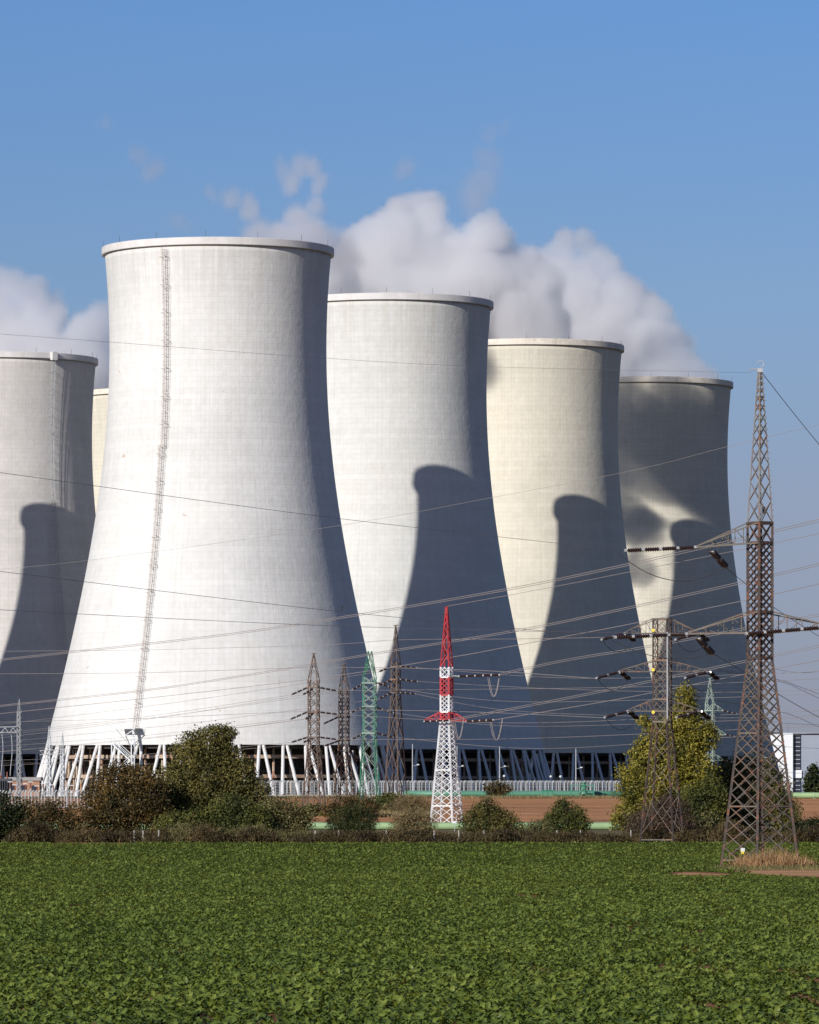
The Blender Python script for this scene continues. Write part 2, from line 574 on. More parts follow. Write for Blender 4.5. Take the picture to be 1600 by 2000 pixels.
sheet('ground', M['rough_ground'], -200, 15000, lambda d: 6000)
sheet('field', M['crop_soil'], -20, 519, lambda d: 130, 0.03)
sheet('ploughed_field', M['plough'], 588, 884, lambda d: 220, 0.04)

# ------------------------------------------------------------------ cooling towers
NPAN = 160
ROW = 1.22
H_SHELL0, H_SHELL1 = 11.0, 118.6


def shell_r(z):
    k = 0.1135 if z < 98.0 else 0.115
    return math.sqrt(23.8 ** 2 + k * (z - 98.0) ** 2)


def shell_mesh():
    n = 160
    nz = 72
    th = 0.7
    prof = [(shell_r(H_SHELL0 + (H_SHELL1 - H_SHELL0) * i / nz), H_SHELL0 + (H_SHELL1 - H_SHELL0) * i / nz) for i in range(nz + 1)]
    full = prof + [(r - th, z) for r, z in reversed(prof)]
    mb = MB()
    mb.lathe(full + [full[0]], n)
    me = mb.mesh('shell')
    uv = me.uv_layers.new(name='panels')
    for poly in me.polygons:
        k0 = (poly.index % n)
        for li in poly.loop_indices:
            v = me.vertices[me.loops[li].vertex_index].co
            col = me.loops[li].vertex_index % n
            u = col if not (k0 == n - 1 and col == 0) else n
            uv.data[li].uv = (u * NPAN / n, v.z / ROW)
    me.polygons.foreach_set('use_smooth', [True] * len(me.polygons))
    return me


def rim_mesh():
    mb = MB()
    r = shell_r(H_SHELL1)
    a = r + 0.003
    mb.lathe([(a, 118.5), (25.45, 118.5), (25.5, 118.58), (25.5, 120.0), (25.4, 120.1), (r - 0.9, 120.1), (r - 0.9, 118.75), (r - 0.2, 118.72), (a, 118.5)], 160)
    me = mb.mesh('rim')
    return me


def column_mesh():
    """One raking column, from the ring beam (r 37.3, z 11) down and outwards; local +x is outwards, it leans to +y."""
    mb = MB()
    top = Vector((37.35 * math.cos(0.0115), 37.35 * math.sin(0.0115), 11.05))
    bot = Vector((40.7 * math.cos(0.050), 40.7 * math.sin(0.050), -0.3))
    mb.rod(bot, top, 0.38, 0.36, 8)
    return mb.mesh('column')


SHELL, RIM, COLUMN = shell_mesh(), rim_mesh(), column_mesh()
RIM.polygons.foreach_set('use_smooth', [False] * len(RIM.polygons))


def inner_parts():
    deck = MB()
    deck.lathe([(36.6, 10.75), (36.6, 10.2), (0.5, 10.2), (0.5, 10.75), (36.6, 10.75)], 64)
    deck.lathe([(29.0, 0.0), (29.0, 10.19)], 64)
    beams = MB()
    for z, r, h in ((8.5, 34.3, 0.75), (4.3, 34.0, 0.7)):
        beams.lathe([(r, z - h / 2), (r + 0.35, z - h / 2), (r + 0.35, z + h / 2), (r, z + h / 2), (r, z - h / 2)], 72)
    for k in range(52):
        a = 2 * math.pi * (k + 0.3) / 52
        beams.rod((33.4 * math.cos(a), 33.4 * math.sin(a), 0), (33.4 * math.cos(a), 33.4 * math.sin(a), 10.15), 0.28, 0.28, 6)
    return deck.mesh('fill_deck'), beams.mesh('fill_frame')


DECK, BEAMS = inner_parts()
rods = MB()
rods.rod((25.3, 0, 120.1), (25.3, 0, 121.5), 0.05, 0.03, 5)
RODS = rods.mesh('lightning_rod')


def with_mat(me, mat):
    c = me.copy()
    c.materials.clear()
    c.materials.append(mat)
    return c


COLUMN.materials.append(M['column_white'])
DECK.materials.append(M['inner_dark'])
BEAMS.materials.append(M['inner_beige'])
RODS.materials.append(M['dark_cable'])


def cooling_tower(x, y, label, shell_mat, rim_mat, ncol=44, yaw=0.0):
    t = empty('cooling_tower', (x, y, 0), label, 'cooling tower', 'cooling towers of the power station', yaw)
    link_mesh('shell', with_mat(SHELL, shell_mat), None, t)
    link_mesh('rim', with_mat(RIM, rim_mat), None, t)
    link_mesh('fill_deck', DECK, None, t)
    link_mesh('fill_frame', BEAMS, None, t)
    for k in range(14):
        link_mesh('lightning_rod', RODS, None, t).rotation_euler = (0, 0, 2 * math.pi * (k + 0.35) / 14)
    for k in range(ncol):
        for s in (1, -1):
            c = link_mesh('column', COLUMN, None, t)
            c.rotation_euler = (0, 0, 2 * math.pi * k / ncol)
            c.scale = (1, s, 1)
    return t


T1P = Vector(((426 - 800) * 1150 / F, 1150, 0))
STEP = Vector((37.0, 126.5, 0))
T5P = Vector(((11 - 800) * 1444 / F, 1444, 0))
T1 = cooling_tower(T1P.x, T1P.y, 'tallest looking white cooling tower in front with a long ladder up its sunlit shell', M['shell_white'], M['rim_white'])
p = T1P + STEP
T2 = cooling_tower(p.x, p.y, 'white cooling tower behind the front one, with a rounded tower shadow on its shell', M['shell_pearl'], M['rim_white'], yaw=0.05)
p = T1P + STEP * 2
T3 = cooling_tower(p.x, p.y, 'cream cooling tower standing third from the front tower with a curved dark shadow', M['shell_cream'], M['rim_cream'], yaw=0.02)
p = T1P + STEP * 3
T4 = cooling_tower(p.x, p.y, 'farthest right cooling tower, mostly in grey shade under the steam', M['shell_cream_far'], M['rim_cream'], yaw=0.08)
T5 = cooling_tower(T5P.x, T5P.y, 'greyish cooling tower cut off by the left edge with a ladder casting long shadows', M['shell_greyish'], M['rim_white'], yaw=0.03)
p = T5P - STEP
T0 = cooling_tower(p.x, p.y, 'greyish cooling tower just outside the left edge, known by its rounded shadow on its neighbour', M['shell_greyish'], M['rim_white'], ncol=44)
p = T5P + STEP
T6 = cooling_tower(p.x, p.y, 'cream cooling tower seen only as a sliver between two nearer towers', M['shell_cream_far'], M['rim_cream'], yaw=0.06)


def shell_point(ang, z, off):
    """ang from the camera side (-y), positive to the right."""
    r = shell_r(z) + off
    return Vector((r * math.sin(ang), -r * math.cos(ang), z))


def caged_ladder(parent, ang, z0, z1, mat, label, off=0.75, cage=True, hoop_step=2.4, width=0.6, thick=0.042):
    rails, rungs = MB(), MB()
    zs = [z0 + (z1 - z0) * i / 60 for i in range(61)]
    for s in (-1, 1):
        rails.tube([shell_point(ang + s * width / 2 / shell_r(z), z, off) for z in zs], thick, 4)
    z = z0
    while z < z1:
        rungs.rod(shell_point(ang - width / 2 / shell_r(z), z, off), shell_point(ang + width / 2 / shell_r(z), z, off), 0.03, 0.03, 4)
        z += 0.6
    i = 0
    z = z0 + 0.5
    while z < z1:
        rails.rod(shell_point(ang, z, -0.05), shell_point(ang, z, off), 0.05, 0.05, 4)
        z += hoop_step
    lad = rails.build('ladder', mat, parent)
    lad['label'] = label
    rungs.build('rung', mat, lad)
    if cage:
        cg = MB()
        z = z0 + 2.5
        while z < z1:
            pts = []
            for k in range(9):
                t = math.pi * k / 8
                pts.append(shell_point(ang + 0.62 * math.cos(t) / shell_r(z), z, off + 0.75 * math.sin(t)))
            cg.tube(pts, 0.026, 4)
            z += 1.6
        for k in (0, 4, 8):
            t = math.pi * k / 8
            cg.tube([shell_point(ang + 0.62 * math.cos(t) / shell_r(z), z, off + 0.75 * math.sin(t)) for z in zs], 0.03, 4)
        z = z0 + 5.0
        i = 0
        while z < z1 - 1:                      # resting platforms with a bracket
            w = 0.7
            for s in (-1, 1):
                cg.rod(shell_point(ang + s * w / shell_r(z), z, 0.05), shell_point(ang + s * w / shell_r(z), z, off + 0.85), 0.035, 0.035, 4)
            cg.rod(shell_point(ang - w / shell_r(z), z, off + 0.9), shell_point(ang + w / shell_r(z), z, off + 0.85), 0.035, 0.035, 4)
            cg.rod(shell_point(ang + w / shell_r(z), z, off + 0.2), shell_point(ang - 0.2 / shell_r(z), z + 1.0, off + 0.8), 0.035, 0.035, 4)
            z += 6.0
        cg.build('safety_cage', mat, lad)
    return lad


M['ladder_rust'] = plain('ladder_rust', (0.36, 0.28, 0.235), 0.7, var=0.3, scale=0.4)
caged_ladder(T1, R(-25.2), 75.0, 118.1, M['ladder_rust'], 'upper run of rusty caged ladder below the rim')
caged_ladder(T1, R(-26.1), 14.6, 75.6, M['ladder_rust'], 'lower run of rusty caged ladder')
caged_ladder(T5, R(33.0), 14.0, 118.1, M['galvanised'], 'caged ladder standing well off the shell', off=1.2)


def stair_platform(parent, ang):
    """White landing at the foot of the ladder and the zigzag stair below it."""
    ca, sa = math.sin(ang), -math.cos(ang)
    out = Vector((ca, sa, 0))
    side = Vector((-sa, ca, 0))
    c = out * (shell_r(14.5) + 1.0)

    def q(s, o, z):
        return c + side * s + out * o + Vector((0, 0, z))
    pl = MB()
    yaw = math.atan2(side.y, side.x)
    pl.box(q(-0.6, 1.0, 14.45), (4.6, 3.2, 0.15), yaw)
    for s in (-2.9, -1.4, 0.2, 1.7):
        pl.rod(q(s, 2.55, 14.5), q(s, 2.55, 15.6), 0.05, 0.05, 4)
    pl.rod(q(-2.9, 2.55, 15.6), q(1.7, 2.55, 15.6), 0.05, 0.05, 4)
    pl.rod(q(-2.9, 2.55, 15.05), q(1.7, 2.55, 15.05), 0.04, 0.04, 4)
    for s in (-2.9, 1.7):
        pl.rod(q(s, 2.5, 14.4), q(s * 0.3, 0.2, 10.9), 0.10, 0.10, 5)
    pl.bar(q(0.5, 0.9, 14.4), q(1.75, 2.6, 10.6), 0.6, 0.4)
    po = pl.build('ladder_platform', M['white_paint'], parent)
    st = MB()
    flights = [(-2.6, 11.0, 1.6, 7.6), (1.6, 7.6, -2.6, 4.2), (-2.6, 4.2, 1.6, 0.6)]
    for a, za, b_, zb in flights:
        for o in (3.0, 4.2):
            st.bar(q(a, o, za), q(b_, o, zb), 0.22)
            st.bar(q(a, o, za + 1.0), q(b_, o, zb + 1.0), 0.10)
        for k in range(12):
            t = (k + 0.5) / 12
            st.box(q(a + (b_ - a) * t, 3.6, za + (zb - za) * t), (0.3, 1.2, 0.06), yaw)
    for s in (-2.9, 1.9):
        for o in (2.9, 4.3):
            st.bar(q(s, o, 0), q(s, o, 12.2), 0.22)
    st.bar(q(-2.9, 4.3, 11.0), q(1.9, 2.6, 14.4), 0.16)
    st.build('stair', M['white_paint'], parent)


stair_platform(T1, R(-26.3))
hat = MB()
hp = shell_point(R(33.0), 119.2, 0.0)
hat.box((hp.x * 1.045, hp.y * 1.045, 119.15), (1.6, 1.2, 2.2), R(33.0))
hat.build('ladder_hood', M['rim_white'], T5)


# ------------------------------------------------------------------ steam
def steam(name, label, blobs, dens, vox, warp=14.0, wscale=0.022, erode=0.75, nscale=0.03, lo=0.12, hi=0.42, seed=0.0, aniso=0.25, col=(0.985, 0.985, 0.99)):
    cs = []
    for (px, py, d, rp) in blobs:
        cs.append((P(px, py, d), rp * d / F))
    pad = warp * 0.6 + 6
    mn = [min(c[i] - r for c, r in cs) - pad for i in range(3)]
    mx = [max(c[i] + r for c, r in cs) + pad for i in range(3)]
    org = Vector(((mn[0] + mx[0]) / 2, (mn[1] + mx[1]) / 2, mn[2]))
    ng = bpy.data.node_groups.new(name, 'GeometryNodeTree')
    ng.interface.new_socket('Geometry', in_out='INPUT', socket_type='NodeSocketGeometry')
    ng.interface.new_socket('Geometry', in_out='OUTPUT', socket_type='NodeSocketGeometry')
    N, L = ng.nodes, ng.links
    go = N.new('NodeGroupOutput')
    pos = N.new('GeometryNodeInputPosition')

    def vm(op, a, b=None):
        n = N.new('ShaderNodeVectorMath')
        n.operation = op
        for i, v in enumerate((a, b)):
            if v is None:
                continue
            if hasattr(v, 'is_output'):
                L.new(v, n.inputs[i])
            else:
                n.inputs[i].default_value = v
        return n

    def ma(op, a, b=None, c=None):
        n = N.new('ShaderNodeMath')
        n.operation = op
        for i, v in enumerate((a, b, c)):
            if v is None:
                continue
            if hasattr(v, 'is_output'):
                L.new(v, n.inputs[i])
            else:
                n.inputs[i].default_value = v
        return n.outputs[0]

    def nz(vec, scale, detail, rough):
        n = N.new('ShaderNodeTexNoise')
        n.inputs['Scale'].default_value = scale
        n.inputs['Detail'].default_value = detail
        n.inputs['Roughness'].default_value = rough
        L.new(vec, n.inputs['Vector'])
        return n
    off = vm('ADD', pos.outputs[0], (seed * 37.0, seed * 11.0, seed * 5.0)).outputs[0]
    w1 = nz(off, wscale, 3.0, 0.55)
    wv = vm('SUBTRACT', w1.outputs['Color'], (0.5, 0.5, 0.5)).outputs[0]
    sc = N.new('ShaderNodeVectorMath')
    sc.operation = 'SCALE'
    L.new(wv, sc.inputs[0])
    sc.inputs['Scale'].default_value = warp * 2.2
    pp = vm('ADD', pos.outputs[0], sc.outputs[0]).outputs[0]
    acc = None
    for c, r in cs:
        lc = c - org
        dd = vm('DISTANCE', pp, tuple(lc)).outputs['Value']
        f = ma('MULTIPLY_ADD', dd, -1.0 / r, 1.0)
        if acc is None:
            acc = f
        else:
            acc = ma('SMOOTH_MAX', acc, f, 0.18)
    n2 = nz(off, nscale, 7.0, 0.6)
    e = ma('MULTIPLY_ADD', n2.outputs['Fac'], erode, -0.5 * erode)
    s = ma('ADD', acc, e)
    mr = N.new('ShaderNodeMapRange')
    mr.interpolation_type = 'SMOOTHSTEP'
    L.new(s, mr.inputs['Value'])
    mr.inputs['From Min'].default_value = lo
    mr.inputs['From Max'].default_value = hi
    vc = N.new('GeometryNodeVolumeCube')
    L.new(mr.outputs['Result'], vc.inputs['Density'])
    lmn = [mn[i] - org[i] for i in range(3)]
    lmx = [mx[i] - org[i] for i in range(3)]
    vc.inputs['Min'].default_value = lmn
    vc.inputs['Max'].default_value = lmx
    for ax, i in (('X', 0), ('Y', 1), ('Z', 2)):
        vc.inputs['Resolution ' + ax].default_value = max(8, int((lmx[i] - lmn[i]) / vox))
    mt = bpy.data.materials.new(name + '_vapour')
    mt.use_nodes = True
    mn_, ml_ = mt.node_tree.nodes, mt.node_tree.links
    mn_.clear()
    o_ = mn_.new('ShaderNodeOutputMaterial')
    pv = mn_.new('ShaderNodeVolumePrincipled')
    pv.inputs['Color'].default_value = (*col, 1)
    pv.inputs['Density'].default_value = dens
    pv.inputs['Density Attribute'].default_value = 'density'
    pv.inputs['Anisotropy'].default_value = aniso
    ml_.new(pv.outputs[0], o_.inputs['Volume'])
    sm = N.new('GeometryNodeSetMaterial')
    sm.inputs['Material'].default_value = mt
    L.new(vc.outputs['Volume'], sm.inputs['Geometry'])
    L.new(sm.outputs['Geometry'], go.inputs[0])
    me = bpy.data.meshes.new(name)
    me.from_pydata([(0, 0, 0)], [], [])
    me.materials.append(mt)
    o = bpy.data.objects.new(name, me)
    COL.objects.link(o)
    o.location = org
    mod = o.modifiers.new('vapour', 'NODES')
    mod.node_group = ng
    tag(o, label, 'steam', None, 'stuff')
    return o


D3, D4 = 1425, 1532
steam('steam_plume', 'large white steam cloud billowing above the two middle cooling towers',
      [(690, 480, D3, 58), (730, 430, D3, 46), (770, 405, D3, 38), (815, 408, D3 + 10, 48), (850, 440, D3, 52), (800, 480, D3, 78), (750, 455, D3 - 8, 62), (740, 520, D3, 84), (690, 560, D3 + 10, 78), (870, 500, D3, 70),
       (925, 455, D3 - 6, 40), (955, 490, D3 + 10, 52), (900, 560, D3, 90), (985, 540, D3, 58), (1030, 570, D3, 66), (1060, 630, D3, 80), (960, 610, D3 + 15, 100), (1000, 660, D3, 100), (1090, 680, D3, 66), (665, 510, D3, 44), (1015, 515, D3, 46), (1045, 545, D3, 58), (830, 560, D3, 84), (780, 590, D3, 74), (870, 575, D3, 70),
       (690, 625, 1412, 62), (800, 640, 1412, 44), (770, 738, 1408, 44), (720, 715, 1408, 34), (645, 585, 1398, 66), (610, 545, 1386, 52)],  # unseen puffs behind nearer towers, added to shade the far right tower
      0.20, 1.2, warp=16, wscale=0.026, nscale=0.05, lo=0.03, hi=0.23, erode=0.82, seed=1.0, col=(0.972, 0.968, 0.976))
steam('steam_plume', 'white steam rising from the farthest right cooling tower',
      [(1100, 480, D4, 46), (1150, 468, D4, 40), (1085, 540, D4, 62), (1060, 560, D4, 56), (1180, 520, D4, 48), (1130, 560, D4, 66), (1205, 590, D4, 60), (1262, 620, D4, 54), (1300, 670, D4, 52), (1335, 715, D4, 50),
       (1250, 700, D4, 82), (1170, 650, D4, 84), (1200, 740, D4, 92), (1300, 745, D4, 76), (1110, 620, D4, 84), (1368, 745, D4, 50), (1385, 762, D4, 40)],
      0.20, 1.2, warp=16, wscale=0.026, nscale=0.05, lo=0.03, hi=0.23, erode=0.82, seed=2.0, col=(0.972, 0.968, 0.976))
steam('steam_wisp', 'thin curl of steam over the right half of the front tower rim',
      [(515, 440, 1330, 40), (560, 445, 1330, 52), (610, 450, 1330, 56), (655, 480, 1330, 60), (590, 400, 1330, 36), (560, 340, 1330, 30), (585, 318, 1330, 30), (615, 325, 1330, 30), (632, 352, 1330, 28), (628, 385, 1330, 24),
       (540, 322, 1330, 22), (480, 402, 1330, 28), (440, 390, 1330, 24), (408, 384, 1330, 18), (560, 500, 1330, 70)],
      0.13, 1.2, warp=9, wscale=0.035, nscale=0.05, erode=0.62, lo=0.04, hi=0.5, seed=3.0, col=(0.97, 0.95, 0.96))
steam('steam_plume', 'soft steam bank above the left cooling towers',
      [(40, 585, 1570, 62), (85, 610, 1570, 55), (95, 660, 1570, 70), (10, 670, 1570, 95), (115, 710, 1570, 90), (165, 645, 1570, 52), (205, 640, 1570, 50), (190, 720, 1570, 85), (60, 560, 1570, 36), (-10, 560, 1570, 60), (220, 770, 1570, 70), (-60, 640, 1570, 90), (-40, 740, 1570, 100), (60, 770, 1570, 90)],
      0.16, 1.3, warp=15, wscale=0.026, nscale=0.045, erode=0.7, lo=0.04, hi=0.36, seed=4.0, col=(0.97, 0.965, 0.975))
steam('steam_wisp', 'faint pinkish upright wisp of vapour high above the big steam cloud',
      [(930, 350, 1440, 52), (940, 295, 1440, 40), (958, 245, 1440, 30), (920, 395, 1440, 55), (790, 320, 1440, 36), (985, 238, 1440, 20)],
      0.06, 1.8, warp=14, wscale=0.03, nscale=0.045, erode=0.8, lo=0.08, hi=0.7, seed=5.0, col=(0.98, 0.93, 0.93))
steam('steam_wisp', 'very faint small vapour wisp in the sky left of the front tower rim',
      [(305, 335, 1500, 34), (275, 300, 1500, 30), (200, 240, 1500, 28), (350, 445, 1500, 26)],
      0.05, 1.8, warp=10, wscale=0.03, nscale=0.045, erode=0.8, lo=0.08, hi=0.7, seed=6.0, col=(0.98, 0.93, 0.93))


# ------------------------------------------------------------------ lattice pylons
def corners(yaw, r, z, cx=0.0):
    # yaw 0 puts one corner towards the camera; positive turns it to the right
    return [Vector((cx + r * math.sin(yaw + k * math.pi / 2), -r * math.cos(yaw + k * math.pi / 2), z)) for k in range(4)]


def lattice_mesh(yaw, secs, wb):
    """secs: (z0, r0, z1, r1, panels, style); style x = crosses, d = dense diamonds."""
    mb = MB()
    for (z0, r0, z1, r1, n, style) in secs:
        # panel heights follow the width so that the crosses keep their slope
        hs = []
        for i in range(n):
            t = (i + 0.5) / n
            hs.append(r0 + (r1 - r0) * t)
        tot = sum(hs)
        zs = [z0]
        for h in hs:
            zs.append(zs[-1] + (z1 - z0) * h / tot)
        rr = [r0 + (r1 - r0) * (z - z0) / (z1 - z0) for z in zs]
        for i in range(n):
            A = corners(yaw, rr[i], zs[i])
            B = corners(yaw, rr[i + 1], zs[i + 1])
            for k in range(4):
                j = (k + 1) % 4
                if 'x' in style:
                    mb.bar(A[k], B[j], wb)
                    mb.bar(A[j], B[k], wb)
                if 'd' in style:
                    ma_, mb_ = (A[k] + A[j]) / 2, (B[k] + B[j]) / 2
                    mid_k, mid_j = (A[k] + B[k]) / 2, (A[j] + B[j]) / 2
                    mb.bar(A[k], B[j], wb)
                    mb.bar(A[j], B[k], wb)
                    mb.bar(ma_, mid_k, wb)
                    mb.bar(ma_, mid_j, wb)
                    mb.bar(mid_k, mb_, wb)
                    mb.bar(mid_j, mb_, wb)
                if 'z' in style:
                    if (i + k) % 2:
                        mb.bar(A[k], B[j], wb)
                    else:
                        mb.bar(A[j], B[k], wb)
                if 'r' in style:
                    mb.bar(A[k], A[j], wb)
    return mb


def ring(mb, yaw, r, z, w):
    C = corners(yaw, r, z)
    for k in range(4):
        mb.bar(C[k], C[(k + 1) % 4], w)


def legs(root, yaw, stations, w, mat, names='leg', label=None):
    for k in range(4):
        mb = MB()
        for (z0, r0), (z1, r1) in zip(stations[:-1], stations[1:]):
            mb.bar(corners(yaw, r0, z0)[k], corners(yaw, r1, z1)[k], w)
        o = mb.build(names, mat, root)
        if label:
            o['label'] = label


def insulator(root, p, q, r=0.14, units=4, ribs=5):
    """A string of ribbed units between two local points, with pale fittings between."""
    p, q = Vector(p), Vector(q)
    d = q - p
    ln = d.length
    mb, fit = MB(), MB()
    prof = []
    u = ln / units
    for i in range(units):
        s0, s1 = i * u + 0.10 * u, (i + 1) * u - 0.10 * u
        prof.append((r * 0.25, s0 - 0.001))
        for k in range(ribs):
            a = s0 + (s1 - s0) * k / ribs
            b_ = s0 + (s1 - s0) * (k + 0.75) / ribs
            prof += [(r * 0.6, a), (r, (a + b_) / 2), (r * 0.6, b_)]
        prof.append((r * 0.25, s1 + 0.001))
    mb.lathe(prof, 8)
    rot = d.to_track_quat('Z', 'Y').to_matrix().to_4x4()
    mat = Matrix.Translation(p) @ rot
    mb.v = [tuple(mat @ Vector(v)) for v in mb.v]
    o = mb.build('insulator_string', M['insulator'], root)
    fit.rod(p, q, r * 0.22, r * 0.22, 5)
    for i in range(units + 1):
        c = p + d * (i / units)
        t = d.normalized() * min(0.08 * u, 0.1)
        fit.rod(c - t, c + t, r * 0.7, r * 0.7, 6)
    fit.build('fitting', M['fitting'], o)
    return o


def sag_loop(root, p, q, drop, r, mat, name='jumper_cable', n=14):
    p, q = Vector(p), Vector(q)
    mb = MB()
    pts = []
    for i in range(n + 1):
        t = i / n
        c = p.lerp(q, t)
        c.z -= drop * (1 - (2 * t - 1) ** 2)
        pts.append(c)
    mb.tube(pts, r, 5)
    return mb.build(name, mat, root)


def cross_arm(root, yaw_c, r, z_top, z_bot, tip, mat, w=0.13, posts=3):
    """A tapering bracket from the body out to a tip (local), with two chords, two ties and thin posts."""
    tip = Vector(tip)
    C = corners(yaw_c, r, z_bot)
    Ct = corners(yaw_c, r, z_top)
    sd = [c for c in range(4)]
    sd.sort(key=lambda k: -(C[k].x * tip.x + C[k].y * tip.y))
    a, b_ = sd[0], sd[1]
    mb = MB()
    for k in (a, b_):
        off = Vector((0, 0.12 if k == a else -0.12, 0))
        mb.bar(C[k], tip + off, w)
        mb.bar(Ct[k], tip + off + Vector((0, 0, 0.12)), w * 0.8)
        for i in range(1, posts + 1):
            t = i / (posts + 1)
            mb.bar(C[k].lerp(tip, t), Ct[k].lerp(tip, t), w * 0.5)
    for i in range(posts + 1):
        t0, t1 = i / (posts + 1), (i + 1) / (posts + 1)
        mb.bar(C[a].lerp(tip, t0), C[b_].lerp(tip, t1), w * 0.5)
        mb.bar(C[a].lerp(tip, t0), Ct[a].lerp(tip, t1), w * 0.5)
    o = mb.build('cross_arm', mat, root)
    return o


def local(px, py, d, root):
    return P(px, py, d) - root.location


def step_bolts(root, yaw, stations, k, mat, step=0.45, ln=0.16, side=(1, 0, 0)):
    mb = MB()
    sd = Vector(side)
    for (z0, r0), (z1, r1) in zip(stations[:-1], stations[1:]):
        n = int((z1 - z0) / step)
        for i in range(n):
            t = i / max(1, n)
            c = corners(yaw, r0 + (r1 - r0) * t, z0 + (z1 - z0) * t)[k]
            mb.rod(c, c + sd * ln, 0.025, 0.025, 4)
    return mb.build('step_bolts', mat, root)


# -- the big rusty pylon in the field
d1 = 420.0
S1 = F / d1
base1 = P(1484.5, 0, d1)
base1.z = zg(d1)
py1 = empty('power_pylon', base1, 'tallest rusty lattice pylon in the green field with dry reeds at its feet', 'pylon', 'lattice pylons')


def z1(py):
    return EYE + (HOR - py) * d1 / F - base1.z


yaw1 = R(-8)
rb, rt = 3.12, 0.99
k1 = z1(1290)
z_sp = z1(1020)
z_tp = z1(726)
legs(py1, yaw1, [(-0.3, rb + 0.05), (k1, rt), (z_sp, rt)], 0.19, M['rust_steel'])
lb = lattice_mesh(yaw1, [(0.6, rb - 0.1, z1(1575), 2.46, 2, 'd'), (z1(1575), 2.46, z1(1432), 1.74, 3, 'd'), (z1(1432), 1.74, k1, rt, 4, 'd')], 0.062)
for py in (1575, 1432, 1680):
    r_ = rt + (rb - rt) * (py - 1290) / (1700 - 1290)
    ring(lb, yaw1, r_, z1(py), 0.12)
lb.build('bracing', M['rust_brace'], py1)
ub = lattice_mesh(yaw1, [(k1, rt, z1(1060), rt, 8, 'd'), (z1(1060), rt, z_sp, rt, 1, 'x')], 0.078)
for py in (1060, 1022, 1240, 1196, 1285):
    ring(ub, yaw1, rt + 0.03, z1(py), 0.2)
ub.build('upper_bracing', M['rust_steel'], py1, label='dense dark rusty bracing of the straight upper shaft')
legs(py1, yaw1, [(z_sp, rt), (z_tp, 0.15)], 0.095, M['dull_steel'], 'spire_leg')
sb = lattice_mesh(yaw1, [(z_sp, rt, z1(850), 0.56, 5, 'x'), (z1(850), 0.56, z_tp, 0.15, 8, 'x')], 0.055)
ring(sb, yaw1, rt, z_sp, 0.12)
ring(sb, yaw1, 0.33, z1(775), 0.09)
sb.build('spire_bracing', M['dull_steel'], py1)
tp = MB()
tp.box((0, 0, z_tp + 0.1), (0.4, 0.4, 0.3))
tp.rod((0, 0, z_tp + 0.2), (-0.85, -0.2, z_tp + 0.15), 0.06, 0.05, 5)
tp.tube([(0.05 + 0.28 * math.sin(t), 0, z_tp + 0.35 + 0.28 - 0.28 * math.cos(t)) for t in [i * 0.5 for i in range(10)]], 0.03, 5)
tp.build('peak_fitting', M['fitting'], py1)
bx = MB()
bx.box((0.28, -0.2, z1(997)), (0.26, 0.25, 0.55))
bx.build('junction_box', M['dark_gear'], py1)
step_bolts(py1, yaw1, [(0.5, rb), (k1, rt), (z_sp, rt), (z_tp, 0.15)], 1, M['rust_steel'])
step_bolts(py1, yaw1, [(k1, rt), (z1(1060), rt)], 3, M['rust_steel'], side=(-1, 0, 0))
pl = MB()
pl.box(local(1451, 1660, d1 - 2.0, py1), (0.32, 0.05, 0.3))
pl.build('warning_sign', M['white_paint'], py1)
pl = MB()
pl.box(local(1450.5, 1665.5, d1 - 2.06, py1), (0.2, 0.04, 0.22))
pl.build('number_plate', M['yellow_plate'], py1)
for (tx, ty, ztop, zbot) in ((1362, 1069, 1021, 1061), (1345, 1238, 1195, 1236), (1625, 1226, 1195, 1236)):
    cross_arm(py1, yaw1, rt, z1(ztop), z1(zbot), local(tx, ty, d1, py1), M['rust_brace'], 0.13, 3)
for (a, b_) in (((1358, 1069), (1222, 1075.5)), ((1341, 1238.5), (1202, 1245)), ((1602, 1226), (1458, 1238))):
    insulator(py1, local(*a, d1 - 0.8, py1), local(*b_, d1 - 1.6, py1), 0.20, 4, 6)
for (ax, ay) in ((1386, 1074), (1360, 1244)):
    for o in (0, 7):
        insulator(py1, local(ax + o, ay + o * 0.4, d1 + 0.3, py1), local(ax + 28 + o, ay + 33, d1 + 2.0, py1), 0.20, 2, 6)
sag_loop(py1, local(1205, 1078, d1 - 1.5, py1), local(1415, 1110, d1 + 2, py1), 1.6, 0.035, M['dark_cable'])
sag_loop(py1, local(1190, 1247, d1 - 1.5, py1), local(1390, 1277, d1 + 2, py1), 0.9, 0.03, M['dark_cable'])

# -- three-armed pylon among the trees
d2 = 521.0
base2 = P(1293.5, 0, d2)
base2.z = zg(d2)
py2 = empty('power_pylon', base2, 'rusty pylon with three pairs of arms standing among yellowing trees at the field edge', 'pylon', 'lattice pylons')


def z2(py):
    return EYE + (HOR - py) * d2 / F - base2.z


